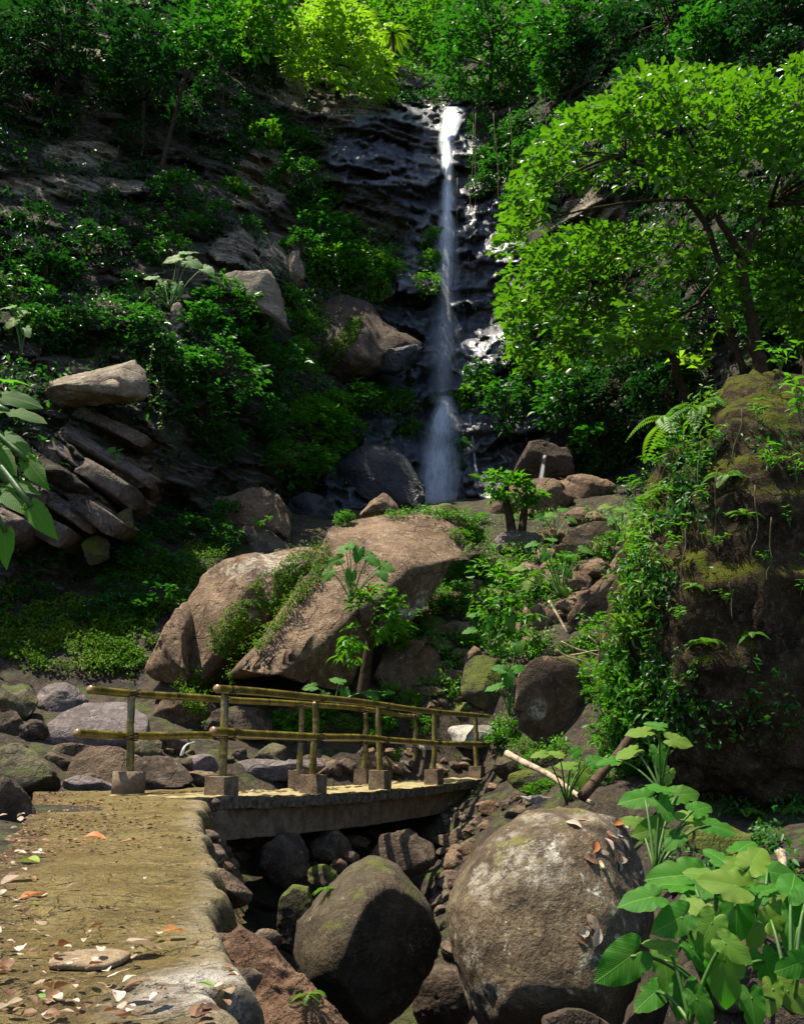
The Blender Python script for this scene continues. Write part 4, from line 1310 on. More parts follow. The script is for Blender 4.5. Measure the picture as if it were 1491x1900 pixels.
# ------------------------------------------------------------------ foliage shapes
def whorls(C, rng, per, Lf, Wf, T, droop=.25, outc=None, upness=.7, spread=1.0, jit=.25):
    """C (n,3) twig tips -> rosettes of leaves"""
    n = len(C)
    P = np.repeat(C, per, 0)
    az = rng.uniform(0, 6.283, n * per)
    base = np.stack([np.cos(az), np.sin(az), rng.uniform(-.35, .55, n * per) - droop], -1)
    if outc is not None:
        o = nrm(C - outc)
        base = base * spread + .55 * np.repeat(o, per, 0)
    D = nrm(base)
    Nn = np.stack([0 * az, 0 * az, np.ones_like(az)], -1) * upness + .45 * rng.normal(size=(n * per, 3))
    Lr = Lf * rng.uniform(.65, 1.2, n * per) * np.repeat(rng.uniform(.6, 1.3, n), per)
    P = P + D * (Lf * .15) + rng.normal(size=P.shape) * Lf * jit
    return leaves(P, D, Nn, Lr, Lr * Wf, np.clip(np.repeat(rng.uniform(0, 1, n), per) * .6 + rng.uniform(0, .4, n * per), 0, 1), T)


def bush_mesh(name, seed, ncl, per, Lf, Wf, T, mat, shape=(1, .8, .8), hang=0.0, droop=.25):
    rng = np.random.default_rng(seed)
    d = rand_dir(ncl * 3, rng)
    d = d[(d[:, 1] < .45)][:ncl]
    lump = 1 + .38 * fbm(d * 1.7 + seed, 3, seed)
    r = rng.uniform(.35, 1.0, len(d)) ** .55
    C = d * (r * lump)[:, None] * np.array(shape)
    keep = fbm(C * 2.1 + 5.1, 3, seed + 2) > -.16
    C = C[keep]
    if hang: C[:, 2] -= hang * rng.uniform(0, 1, len(C)) * smooth(.1, 1, np.abs(C[:, 0]) + .2)
    mb = MB()
    mb.add(*whorls(C, rng, per, Lf, Wf, T, droop, np.array([0, .4, -.2]))[:2], 0, None)
    V, Fx, A = whorls(C, rng, per, Lf, Wf, T, droop, np.array([0, .4, -.2]))
    mb = MB(); mb.add(V, Fx, 0, A)
    for c in C[::max(1, len(C) // 24)]:
        b = np.array([rng.uniform(-.15, .15), .35, -.45 * shape[2]])
        mid = (b + c) / 2 + np.array([0, 0, .12])
        mb.tube(np.array([b, mid, c]), [.022, .015, .006], 4, 1, .5, False)
    return mb.mesh(name, [mat, M['twig']])


def fern_mesh(name, seed, nfr, npin, mat, arch=.8):
    rng = np.random.default_rng(seed)
    mb = MB()
    for i in range(nfr):
        az = i / nfr * 6.283 + rng.uniform(-.3, .3)
        ln = rng.uniform(.75, 1.1); up = rng.uniform(.35, .9)
        s = np.linspace(0, 1, npin)
        h = np.array([math.cos(az), math.sin(az), 0])
        P = h[None] * (ln * s)[:, None] + np.array([0, 0, 1.0])[None] * (up * s - arch * s ** 2 * 1.1)[:, None]
        T_ = nrm(np.gradient(P, axis=0))
        sd_ = nrm(np.cross(T_, np.array([0, 0, 1.0])))
        nn_ = np.cross(sd_, T_)
        L_ = .26 * np.sin(np.pi * np.clip(s * .92 + .06, 0, 1)) ** .7 * ln
        for sg in (-1, 1):
            V, Fx, A = leaves(P, sd_ * sg + T_ * .35 - nn_ * .1, nn_, L_, .07 * ln + 0 * L_, rng.uniform(0, .8, npin), T_OVAL)
            mb.add(V, Fx, 0, A)
        mb.tube(P, .010 * (1 - .7 * s), 4, 1, .5, False)
    return mb.mesh(name, [mat, M['stalk']])


def sprig_mesh(name, seed, nst, per, Lf, mat, T=T_LANCE, wf=.32):
    rng = np.random.default_rng(seed)
    mb = MB()
    for i in range(nst):
        az = rng.uniform(0, 6.283)
        lean = rng.uniform(.1, .7); h = rng.uniform(.6, 1.1)
        s = np.linspace(0, 1, 7)
        P = np.stack([math.cos(az) * lean * s ** 1.5 * h, math.sin(az) * lean * s ** 1.5 * h - .1 * s, h * s * (1 - .25 * lean * s)], -1)
        mb.tube(P, .014 * (1 - .6 * s), 4, 1, .5, False)
        k = rng.integers(2, 7, per)
        k[:3] = 6
        Q = P[k]
        a2 = rng.uniform(0, 6.283, per)
        D = np.stack([np.cos(a2), np.sin(a2), rng.uniform(-.2, .5, per)], -1)
        V, Fx, A = leaves(Q, D, np.array([0, 0, 1.0]) + .35 * rng.normal(size=(per, 3)), Lf * rng.uniform(.7, 1.2, per), Lf * wf * rng.uniform(.8, 1.1, per), rng.uniform(0, 1, per), T)
        mb.add(V, Fx, 0, A)
    return mb.mesh(name, [mat, M['stalk']])


BUSH = {}
for j in range(3):
    BUSH['dark', j] = bush_mesh('shade_bush', 10 + j, 150, 7, .19, .46, T_OVAL, M['leaf_dark'])
    BUSH['mid', j] = bush_mesh('green_bush', 20 + j, 150, 7, .20, .46, T_OVAL, M['leaf_mid'])
    BUSH['bright', j] = bush_mesh('bright_bush', 30 + j, 150, 7, .19, .52, T_OVAL, M['leaf_bright'], droop=.4)
    BUSH['hang', j] = bush_mesh('hanging_bush', 40 + j, 130, 7, .22, .30, T_LANCE, M['leaf_mid'], (1, .7, .8), .7, .6)
    BUSH['fine', j] = bush_mesh('fine_bush', 50 + j, 220, 7, .13, .5, T_OVAL, M['leaf_bright'], (1, .8, .6))
    BUSH['sprig', j] = sprig_mesh('sprig', 60 + j, 4, 9, .34, M['leaf_bright'])
    BUSH['fern', j] = fern_mesh('fern', 70 + j, 9, 20, M['leaf_fern'])
    BUSH['sapling', j] = sprig_mesh('sapling', 80 + j, 3, 12, .30, M['leaf_yellow'], T_OBOV, .5)


def plant(kind, px, py, w, label, cat='bush', group=None, off=.0, rng=RNG, loc=None, name=None, tilt=.25):
    if loc is None:
        p, n = cast(px, py)
    else:
        p, n = np.array(loc), np.array([0, -1, .3])
    Y = p[1]
    r = w / 2 * float(mpp(py, Y))
    o = link(name or {'sprig': 'seedling', 'fern': 'fern', 'sapling': 'sapling'}.get(kind, 'bush'), BUSH[kind, int(rng.integers(3))])
    o.location = p + n * (.25 * r + off)
    o.rotation_euler = (rng.uniform(-tilt, tilt), rng.uniform(-tilt, tilt), rng.uniform(-.7, .7) if kind not in ('fern', 'sprig', 'sapling') else rng.uniform(0, 6.28))
    s = r * rng.uniform(.9, 1.1)
    o.scale = (s, s, s * rng.uniform(.85, 1.1))
    return tag(o, label, cat, group)


REG = [  # region name, kind mix, list of (px, py, width)
 ('bushy clump on the dark upper left cliff above the pale shelf of rock', 'dark', [(130, 110, 150), (60, 60, 140), (30, 200, 120), (260, 110, 120), (230, 170, 110), (90, 230, 120), (250, 260, 100), (340, 230, 130), (430, 270, 100), (400, 190, 110), (480, 230, 110), (20, 290, 110), (380, 120, 120), (460, 150, 120), (260, 220, 100)]),
 ('bushy clump spreading below the pale shelf of rock on the left cliff', 'dark', [(60, 420, 120), (150, 470, 150), (240, 430, 120), (90, 530, 140), (190, 540, 130), (60, 620, 120), (30, 560, 110), (230, 620, 130), (20, 470, 90), (120, 640, 120), (260, 560, 110), (290, 660, 110), (140, 590, 110)]),
 ('green bush growing on the left cliff between the pale shelf and the pale block', 'mid', [(330, 370, 130), (340, 430, 120), (300, 480, 100), (390, 400, 100), (220, 385, 90), (430, 345, 90), (460, 415, 90)]),
 ('dark leafy bush hanging under the pale block of the left cliff', 'mid', [(430, 560, 130), (440, 640, 150), (400, 690, 170), (350, 770, 140), (490, 700, 140), (370, 610, 110), (450, 760, 130), (400, 840, 110), (330, 690, 100), (500, 800, 100), (480, 600, 90)]),
 ('bush filling the cleft between the left cliff and the layered wall', 'mid', [(590, 440, 110), (560, 400, 100), (540, 330, 110), (540, 285, 100), (590, 360, 90), (560, 470, 90), (640, 420, 80), (500, 260, 100), (620, 470, 90)]),
 ('bright bush growing on top of the mossy stripe boulder', 'bright', [(590, 500, 100), (690, 505, 100), (640, 485, 100), (702, 538, 60), (640, 510, 80), (720, 500, 70)]),
 ('bright bush hanging down beside the mossy stripe boulder', 'bright', [(548, 600, 80), (540, 650, 80), (540, 560, 80), (552, 690, 70)]),
 ('vivid green bush covering the bank left of the foot of the waterfall', 'bright', [(600, 800, 150), (560, 850, 120), (650, 750, 120), (540, 790, 110), (515, 860, 90), (690, 745, 80), (600, 740, 110), (560, 770, 100), (630, 820, 100), (530, 900, 70)]),
 ('yellow green cushion of leaves clinging to the wet rock beside the fall', 'bright', [(735, 760, 80), (800, 490, 60), (795, 440, 60), (790, 530, 60), (805, 750, 60), (855, 870, 50), (860, 830, 40), (750, 800, 60), (640, 970, 50), (700, 720, 50)]),
 ('green bush right of the lower fall above the small side trickle', 'mid', [(900, 740, 100), (950, 760, 120), (1010, 740, 130), (1080, 740, 150), (1130, 800, 140), (890, 700, 70), (1000, 690, 100)]),
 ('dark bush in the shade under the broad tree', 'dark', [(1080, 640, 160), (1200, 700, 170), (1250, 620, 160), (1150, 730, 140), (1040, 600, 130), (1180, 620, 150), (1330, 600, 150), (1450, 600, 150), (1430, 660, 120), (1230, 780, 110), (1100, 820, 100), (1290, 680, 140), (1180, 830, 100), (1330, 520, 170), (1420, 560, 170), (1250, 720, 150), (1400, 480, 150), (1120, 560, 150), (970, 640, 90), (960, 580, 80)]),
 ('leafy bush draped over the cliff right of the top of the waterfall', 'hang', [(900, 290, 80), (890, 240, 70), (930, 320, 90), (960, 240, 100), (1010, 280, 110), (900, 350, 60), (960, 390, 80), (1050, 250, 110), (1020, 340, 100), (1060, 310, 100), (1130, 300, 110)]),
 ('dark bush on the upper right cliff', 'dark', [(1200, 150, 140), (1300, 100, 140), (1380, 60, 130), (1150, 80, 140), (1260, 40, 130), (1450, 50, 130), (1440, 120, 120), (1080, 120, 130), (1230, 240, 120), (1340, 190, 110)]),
 ('low green plant on the mossy slope under the tilted beds', 'mid', [(270, 1060, 130), (330, 1000, 110), (220, 1100, 100), (400, 960, 100), (60, 1040, 100), (140, 1060, 80), (300, 1130, 110), (60, 1110, 90), (250, 1020, 90), (420, 1010, 80), (180, 1140, 90), (330, 1060, 90), (360, 1120, 70)]),
 ('fine leaved plant between the rocks of the slope right of the great slab', 'bright', [(840, 1080, 90), (850, 1110, 80), (870, 1060, 70), (830, 1130, 70), (800, 1110, 60), (740, 1190, 60), (780, 1175, 50), (730, 1170, 60), (850, 1000, 50), (890, 970, 50), (770, 1150, 50)]),
 ('leafy plant among the rocks of the slope behind the bridge', 'bright', [(940, 1080, 70), (920, 1110, 60), (900, 1140, 60), (1080, 1210, 90), (1110, 1180, 80), (1150, 1240, 90), (1090, 1260, 60), (940, 1170, 80), (1180, 1170, 80), (1130, 1290, 80), (1160, 1330, 90), (1200, 1290, 80), (1210, 1390, 80), (880, 1190, 60), (1130, 1380, 70), (1040, 1060, 70), (1130, 1010, 70), (960, 1360, 50)]),
 ('green bush below the great slab seen through the railing', 'bright', [(540, 1330, 90), (600, 1320, 80), (660, 1310, 80), (720, 1300, 80), (640, 1350, 70), (700, 1345, 70), (520, 1350, 60), (760, 1310, 60), (575, 1360, 60), (680, 1375, 50), (780, 1345, 50)]),
 ('low leafy tuft at the edge of the rubble beyond the bridge', 'fine', [(1000, 1420, 80), (1040, 1400, 70), (1090, 1440, 80), (1010, 1460, 70), (1070, 1470, 70), (930, 1370, 50), (1130, 1450, 70), (1180, 1430, 80), (980, 1395, 60)]),
]
rg = np.random.default_rng(99)
for lab, kd, lst in REG:
    for (px, py, w) in lst:
        if px < 300 and py < 660 and rg.random() < .15: continue
        if px < 520 and 200 < py < 460: w *= .8
        k2 = kd
        if kd == 'dark' and rg.random() < .25: k2 = 'mid'
        if kd == 'mid' and rg.random() < .3: k2 = ('dark', 'hang', 'bright')[rg.integers(3)]
        if kd == 'bright' and rg.random() < .25: k2 = 'fine'
        if 'mossy slope' in lab:
            cast(px, py)
            if CAST[0] == 'boulder': continue
        plant(k2, px, py, w, lab, 'bush', lab, rng=rg)

# small plants, ferns and seedlings of the earthy mound
MP = [('sapling', 1325, 712, 120, 'pale leaved sapling standing on top of the earthy mound'), ('sprig', 1440, 705, 90, 'broad leaved seedling on top of the mound near the right edge'),
      ('fern', 1262, 800, 130, 'bright fern arching from the upper left shoulder of the mound'), ('fern', 1310, 775, 100, 'fern tucked under the sapling on the mound'), ('sprig', 1290, 745, 70, 'seedling beside the fern on the mound shoulder'),
      ('sprig', 1470, 800, 110, 'long leaved plant drooping on the right face of the mound'), ('sprig', 1400, 790, 60, 'small seedling on the brown face of the mound'), ('sprig', 1415, 880, 80, 'seedling with yellow green leaves in the middle of the mound')]
for kd, px, py, w, lab in MP:
    plant(kd, px, py, w * 1.45, lab, {'fern': 'fern', 'sapling': 'sapling'}.get(kd, 'seedling'), None, rng=rg)
MG = [(1300, 880, 60), (1350, 890, 60), (1230, 880, 60), (1260, 930, 60), (1200, 960, 60), (1190, 1000, 60), (1310, 940, 50), (1270, 1000, 50), (1240, 1040, 50), (1290, 1090, 50), (1190, 1060, 60), (1460, 980, 50), (1330, 1020, 50), (1380, 960, 45), (1160, 1080, 60), (1150, 1150, 60),
      (1180, 1190, 60), (1160, 1230, 60), (1220, 1200, 50), (1260, 1160, 50), (1200, 1130, 50), (1300, 1200, 50), (1420, 1050, 45), (1480, 1100, 50), (1350, 1120, 40), (1400, 1180, 40), (1200, 1280, 60), (1260, 1290, 60), (1300, 1330, 50), (1230, 1350, 60), (1290, 1260, 50), (1330, 830, 50), (1250, 850, 60), (1225, 920, 50), (1180, 930, 50), (1470, 900, 60), (1280, 860, 50)]
for i, (px, py, w) in enumerate(MG):
    plant('fern' if i % 4 == 1 else 'sprig', px, py, w * 1.5, 'small fern rooted in the mossy side of the earth mound' if i % 4 == 1 else 'small leafy seedling rooted in the side of the earth mound', 'fern' if i % 4 == 1 else 'seedling', 'ferns of the earth mound' if i % 4 == 1 else 'seedlings of the earth mound', rng=rg)
for px, py, w, lab in [(1380, 1520, 90, 'fern growing at the dark foot of the mound'), (1470, 1510, 70, 'fern at the right edge under the mound'), (575, 1850, 70, 'little fern growing from the reddish rock'), (610, 1655, 50, 'small green fern behind the large sloping boulder'), (1310, 1480, 70, 'fern beside the broad heart leaves at the foot of the mound')]:
    plant('fern', px, py, w, lab, 'fern', None, rng=rg)
for px, py, w, lab in [(735, 1425, 70, 'bright seedling growing at the edge of the bridge deck'), (620, 1285, 60, 'pale seedling at the foot of the great slab'), (415, 975, 70, 'rosette plant on the reddish rock face'), (480, 985, 60, 'rosette plant above the smooth grey top')]:
    plant('sprig', px, py, w, lab, 'seedling', None, rng=rg)

# ------------------------------------------------------------------ creepers, moss and ground cover nobody could count
e1 = np.gradient(CV, axis=1); e2 = np.gradient(CV, axis=0)
CN = nrm(np.cross(e2, e1)); CN *= np.where((CN[..., 1:2] > 0), -1, 1)


def creeper(name, mask, n, Lf, mat, label, seed, off=(.03, .35), T=T_OVAL, wf=.5):
    rng = np.random.default_rng(seed)
    area = np.linalg.norm(np.cross(e1, e2), axis=-1)
    w_ = (mask * area).ravel()
    idx = rng.choice(len(w_), n, p=w_ / w_.sum())
    P = CV.reshape(-1, 3)[idx] + rng.normal(size=(n, 3)) * .06
    Nn = CN.reshape(-1, 3)[idx]
    o_ = np.clip(fbm(P * 1.4, 3, seed + 1) + .35, 0, 1) * rng.uniform(off[0], off[1], n)
    P = P + Nn * o_[:, None]
    D = Nn * .5 + np.array([0, 0, -.45]) + .75 * rng.normal(size=(n, 3))
    Lr = Lf * rng.uniform(.6, 1.25, n)
    V, Fx, A = leaves(P, D, np.array([0, -.3, 1.0]) + .5 * rng.normal(size=(n, 3)), Lr, Lr * wf, np.clip(rng.uniform(0, 1, n), 0, 1), T)
    tag(link(name, mesh_np(name, V, Fx, mat, attrs={'rnd': A})), label, kind='stuff')


vn = fbm(CV * .45, 4, 81); vn2 = fbm(CV * 1.6, 3, 82)
bedm = ell(PX, PY, [(170, 870, 130, 120), (680, 330, 90, 90), (490, 330, 60, 60), (450, 960, 90, 60), (300, 900, 60, 60)])
veg = smooth(-.10, .20, vn + .5 * vn2 + .10 * (PX > 620) + .02) * (1 - .93 * palem) * (1 - .97 * wetm) * (1 - .85 * bedm) + .02 * (1 - wetm)
inframe = ((PX > -120) & (PX < 1610) & (PY > -60) & (PY < 1330)).astype(float)
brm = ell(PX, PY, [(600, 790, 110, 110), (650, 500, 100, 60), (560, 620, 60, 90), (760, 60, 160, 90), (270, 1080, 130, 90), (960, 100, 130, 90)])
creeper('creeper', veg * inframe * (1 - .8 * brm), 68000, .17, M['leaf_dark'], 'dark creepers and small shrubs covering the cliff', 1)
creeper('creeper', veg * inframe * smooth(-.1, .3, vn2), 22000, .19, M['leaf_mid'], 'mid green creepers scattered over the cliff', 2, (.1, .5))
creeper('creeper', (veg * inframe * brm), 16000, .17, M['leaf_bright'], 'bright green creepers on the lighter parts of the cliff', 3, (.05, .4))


def cover(name, poly, n, Lf, mat, label, seed, thick=.08, T=T_OVAL, wf=.55, thr=-.2, sc=2.0, flat=.5, only=None):
    rng = np.random.default_rng(seed)
    P_ = np.array(poly, float)
    pts, nn, tries = [], [], 0
    while len(pts) < n:
        px, py = rng.uniform(P_[:, 0].min(), P_[:, 0].max()), rng.uniform(P_[:, 1].min(), P_[:, 1].max())
        if not in_poly(px, py, poly): continue
        p, q = cast(px, py)
        if only and CAST[0] not in only:
            tries += 1
            if tries > 60000: break
            continue
        pts.append(p); nn.append(q)
    P = np.array(pts); Nn = np.array(nn)
    kp = fbm(P * sc, 3, seed) > thr
    P, Nn = P[kp], Nn[kp]
    n = len(P)
    P = P + Nn * (rng.uniform(0, thick, n) * (1 + fbm(P * 3, 2, seed + 1)))[:, None]
    D = Nn * flat + rng.normal(size=(n, 3)) + np.array([0, 0, -.2])
    Lr = Lf * rng.uniform(.6, 1.25, n)
    V, Fx, A = leaves(P, D, Nn + .5 * rng.normal(size=(n, 3)) + np.array([0, 0, .4]), Lr, Lr * wf, rng.uniform(0, 1, n), T)
    return tag(link(name, mesh_np(name, V, Fx, mat, attrs={'rnd': A})), label, kind='stuff')


cover('moss', [(600, 1008), (616, 1035), (590, 1085), (540, 1140), (490, 1205), (430, 1262), (330, 1278), (345, 1245), (385, 1225), (400, 1170), (435, 1120), (490, 1065), (550, 1025)], 9000, .055, M['moss_leaf'], 'green moss growing in the joint of the great split boulder', 5, .16, thr=-.36, sc=1.6)
cover('moss', [(700, 950), (800, 945), (880, 960), (905, 1000), (880, 1010), (860, 965), (780, 962), (720, 965)], 1500, .07, M['leaf_bright'], 'small leaves along the top rim of the great slab', 6, .2, thr=-.4)
cover('moss', [(585, 680), (650, 590), (672, 592), (660, 630), (610, 690)], 1600, .09, M['moss_leaf'], 'bright moss stripe on the boulder left of the fall', 7, .06, thr=-.5)
cover('moss', [(330, 1280), (390, 1278), (385, 1345), (345, 1310)], 900, .06, M['moss_leaf'], 'hanging moss below the left block', 8, .12)
cover('ground_cover', [(700, 1300), (830, 1060), (880, 960), (1200, 930), (1190, 1400), (960, 1400)], 16000, .085, M['leaf_bright'], 'small ground plants covering the slope behind the bridge', 9, .22, thr=.02, sc=1.2, only=('ground', 'cliff', 'earth_mound', 'stone'))
cover('ground_cover', [(150, 1240), (200, 1050), (420, 1000), (430, 1060), (300, 1180), (260, 1250)], 9000, .09, M['moss_leaf'], 'small ground plants on the mossy slope below the left cliff', 10, .2, thr=-.2, sc=1.2, only=('ground', 'cliff'))
cover('ground_cover', [(0, 1240), (0, 1080), (200, 1080), (280, 1150), (250, 1260)], 7000, .09, M['moss_leaf'], 'dark ground plants under the left cliff', 11, .15, thr=.05, sc=1.2, only=('ground', 'cliff'))
cover('ground_cover', [(1180, 1480), (1491, 1480), (1491, 1700), (1250, 1640)], 3500, .06, M['leaf_mid'], 'ground plants behind the heart leaved plants', 12, .15, thr=0, sc=2, only=('ground',))
cover('moss', [(1140, 1380), (1150, 1080), (1210, 920), (1240, 820), (1330, 720), (1360, 800), (1290, 900), (1260, 1050), (1230, 1200), (1290, 1380)], 4200, .085, M['leaf_mid'], 'small creepers covering the left flank of the earth mound', 13, .16, thr=-.06, sc=1.6, wf=.42)
cover('moss', [(1240, 1400), (1290, 900), (1380, 720), (1491, 720), (1491, 1350)], 2000, .08, M['leaf_mid'], 'sparse creepers over the dark face of the earth mound', 14, .14, thr=.05, sc=1.6, wf=.42)

cover('moss', [(1140, 1380), (1150, 1080), (1210, 920), (1240, 820), (1330, 720), (1330, 800), (1270, 900), (1230, 1050), (1200, 1200), (1240, 1380)], 1900, .12, M['leaf_fern'], 'yellow green leaves hanging over the lit left edge of the earth mound', 15, .3, thr=0, sc=2.2, wf=.3, T=T_LANCE)

# ------------------------------------------------------------------ trees
def in_poly_samples(poly, n, rng):
    P = np.array(poly, float)
    out_ = np.zeros((0, 2))
    while len(out_) < n:
        q = rng.uniform(P.min(0), P.max(0), (n * 3, 2))
        out_ = np.vstack([out_, q[in_poly(q[:, 0], q[:, 1], poly)]])
    return out_[:n]


def tree(name, poly, Yr, n, per, Lf, wf, T, mat, label, trunks, seed, cat='tree', thr=-.12, sc=.55, group=None, droop=.25, tr=.16, nbr=30, base=None, holes=None):
    rng = np.random.default_rng(seed)
    q = in_poly_samples(poly, n, rng)
    Y = rng.uniform(Yr[0], Yr[1], n)
    C = at(q[:, 0], q[:, 1], Y)
    kp = fbm(C * sc, 3, seed + 1) > thr
    if holes:
        kp &= ell(q[:, 0], q[:, 1], holes) + .35 * fbm(C * 2, 2, seed + 2) < .5
    C = C[kp]
    root = empty(name, C.mean(0) if base is None else base, label, cat, group)
    inv = Matrix.Translation(root.location).inverted()
    mb = MB()
    V, Fx, A = whorls(C, rng, per, Lf, wf, T, droop, C.mean(0) - np.array([0, 0, 1.0]), jit=.3)
    mb.add(V, Fx, 0, A)
    o = mb.build('crown', [mat], root); o.matrix_parent_inverse = inv
    mt = MB(); ends = []
    for tp in trunks:
        pts = np.array([at(a, b, y) for a, b, y, r in tp]); rs = np.array([r for *_, r in tp])
        pts = resample(np.column_stack([pts, rs]), 24)
        pts[1:-1, :3] += .05 * rng.normal(size=(22, 3)) * pts[1:-1, 3:4] * 4
        mt.tube(pts[:, :3], pts[:, 3], 9, 0)
        ends.append(pts[10:])
    if ends:
        E = np.vstack(ends)
        for c in C[rng.choice(len(C), min(nbr, len(C)), False)]:
            k = np.argmin(np.linalg.norm(E[:, :3] - c, axis=1) + rng.uniform(0, 1.2, len(E)))
            a = E[k, :3]
            mid = (a + c) / 2 + np.array([0, 0, .1 * np.linalg.norm(c - a)])
            s = np.linspace(0, 1, 7)[:, None]
            B = (1 - s) ** 2 * a + 2 * s * (1 - s) * mid + s ** 2 * c
            mt.tube(B, min(E[k, 3] * .6, .05) * (1 - .8 * s[:, 0]) + .006, 5, 0)
        o = mt.build('trunk', [M['bark']], root); o.matrix_parent_inverse = inv
    return root


tree('broad_tree', [(925, 470), (945, 360), (1000, 270), (1050, 225), (1120, 180), (1180, 140), (1290, 128), (1380, 140), (1440, 120), (1491, 95), (1580, 90), (1600, 400), (1520, 470), (1420, 430), (1390, 380), (1300, 400), (1230, 380), (1160, 360), (1060, 350), (1010, 400), (1000, 470)],
     (12.8, 17.0), 2500, 8, .20, .50, T_OBOV, M['leaf_tree'], 'broad tree with glossy sunlit leaves spreading over the right side', [
     [(1430, 830, 15.6, .15), (1412, 690, 15.5, .14), (1398, 620, 15.3, .12), (1380, 540, 15.1, .105), (1376, 480, 15, .09), (1402, 415, 14.9, .07), (1440, 370, 14.8, .06), (1491, 350, 14.7, .04)],
     [(1380, 700, 15.8, .07), (1350, 600, 15.7, .065), (1335, 490, 15.6, .055), (1305, 405, 15.4, .06), (1240, 335, 15.2, .045), (1160, 290, 15, .03)],
     [(1376, 480, 15, .08), (1330, 400, 14.6, .055), (1300, 300, 14.4, .04), (1320, 220, 14.2, .02)]], 301, nbr=60, thr=-.02, sc=.9, holes=[(1190, 375, 110, 38), (1110, 385, 70, 42), (1010, 430, 40, 28), (1250, 250, 60, 22), (1420, 330, 50, 24), (1120, 270, 40, 18)])
tree('broad_tree', [(930, 560), (945, 500), (1000, 450), (1060, 425), (1150, 425), (1250, 420), (1340, 430), (1375, 470), (1370, 560), (1320, 620), (1240, 640), (1150, 660), (1040, 690), (960, 690), (945, 620)],
     (14.2, 18.0), 1700, 8, .20, .5, T_OBOV, M['leaf_tree'], 'lower bushy tree with sunlit top left of the leaning trunks', [[(1290, 820, 18, .10), (1240, 640, 17.2, .08), (1180, 560, 16.8, .05), (1100, 520, 16.4, .03)]], 302, nbr=34, thr=-.02, sc=.95, holes=[(1290, 560, 50, 60), (1180, 530, 50, 22), (1080, 560, 40, 22), (1000, 620, 40, 26), (1330, 470, 36, 40)])
tree('broad_tree', [(1390, 460), (1420, 430), (1491, 420), (1600, 440), (1600, 640), (1480, 650), (1430, 600), (1400, 540)],
     (14.6, 18.0), 800, 8, .18, .5, T_OBOV, M['leaf_tree'], 'shaded leafy tree behind the leaning trunks at the right edge', [[(1500, 800, 18, .10), (1490, 640, 17.6, .07), (1450, 540, 17.2, .04)]], 303, nbr=20)
tree('jungle_tree', [(515, 100), (520, 55), (560, 10), (600, -20), (650, 0), (690, 60), (722, 120), (735, 172), (700, 185), (650, 160), (600, 150), (545, 145)], (32.5, 36), 420, 8, .42, .36, T_LANCE, M['leaf_yellow'], 'brightly sunlit yellow green tree left above the waterfall lip', [[(640, 230, 36, .16), (620, 150, 35, .12), (600, 70, 34.5, .06)]], 311, thr=-.2, sc=.4)
tree('jungle_tree', [(400, 70), (420, 0), (460, -40), (540, -40), (545, 20), (520, 95), (470, 115)], (31, 34), 240, 8, .36, .45, T_OVAL, M['leaf_bright'], 'light green tree beside the sunlit tree at the top', [[(450, 250, 34, .12), (455, 120, 33, .08), (460, 30, 32.5, .05)]], 312)
tree('jungle_tree', [(318, 60), (335, -20), (400, -40), (440, 0), (425, 75), (370, 125), (335, 130)], (27, 29.5), 200, 8, .32, .45, T_OVAL, M['leaf_mid'], 'slender tree with a pale slanting trunk on the left cliff', [[(293, 335, 28.2, .09), (318, 240, 28.2, .08), (340, 150, 28.2, .07), (360, 60, 28.2, .05)], [(340, 150, 28.2, .05), (372, 115, 28.3, .04), (400, 50, 28.3, .03)]], 313, nbr=14)
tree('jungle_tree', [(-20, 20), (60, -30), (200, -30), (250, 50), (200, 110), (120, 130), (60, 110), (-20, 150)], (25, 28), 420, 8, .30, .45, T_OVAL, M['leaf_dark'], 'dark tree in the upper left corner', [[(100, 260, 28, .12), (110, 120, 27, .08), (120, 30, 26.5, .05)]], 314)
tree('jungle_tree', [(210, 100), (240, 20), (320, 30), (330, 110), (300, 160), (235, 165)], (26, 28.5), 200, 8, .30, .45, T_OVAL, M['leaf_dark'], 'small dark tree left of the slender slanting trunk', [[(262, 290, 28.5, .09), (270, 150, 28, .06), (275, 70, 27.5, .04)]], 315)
tree('jungle_tree', [(690, 130), (640, -30), (860, -40), (850, 60), (830, 130), (780, 165), (740, 150)], (42, 47), 420, 8, .46, .42, T_OVAL, M['leaf_bright'], 'green tree far back over the stream above the lip', [[(760, 210, 46, .2), (755, 120, 45, .14), (750, 30, 44.5, .08)]], 316, sc=.35)
tree('jungle_tree', [(800, 60), (850, -30), (960, -40), (1020, 30), (1010, 150), (940, 195), (860, 188), (815, 150)], (34.5, 38), 460, 8, .38, .45, T_OVAL, M['leaf_mid'], 'full green tree right above the waterfall lip', [[(905, 290, 38, .16), (910, 160, 37, .11), (915, 50, 36, .06)]], 317, sc=.4)
tree('jungle_tree', [(970, 30), (1010, -40), (1150, -40), (1180, 60), (1170, 140), (1080, 200), (1000, 180)], (31, 34), 420, 8, .34, .45, T_OVAL, M['leaf_mid'], 'spreading green tree at the top between the lip and the broad tree', [[(1080, 320, 34, .14), (1075, 160, 33, .1), (1080, 50, 32, .06)]], 318, sc=.45)
tree('jungle_tree', [(1140, 20), (1200, -40), (1330, -40), (1340, 60), (1280, 130), (1180, 150)], (27.5, 30), 300, 8, .30, .45, T_OVAL, M['leaf_dark'], 'dark leafy tree at the top above the broad tree', [[(1240, 280, 30, .12), (1235, 130, 29, .08), (1240, 40, 28.5, .05)]], 319)
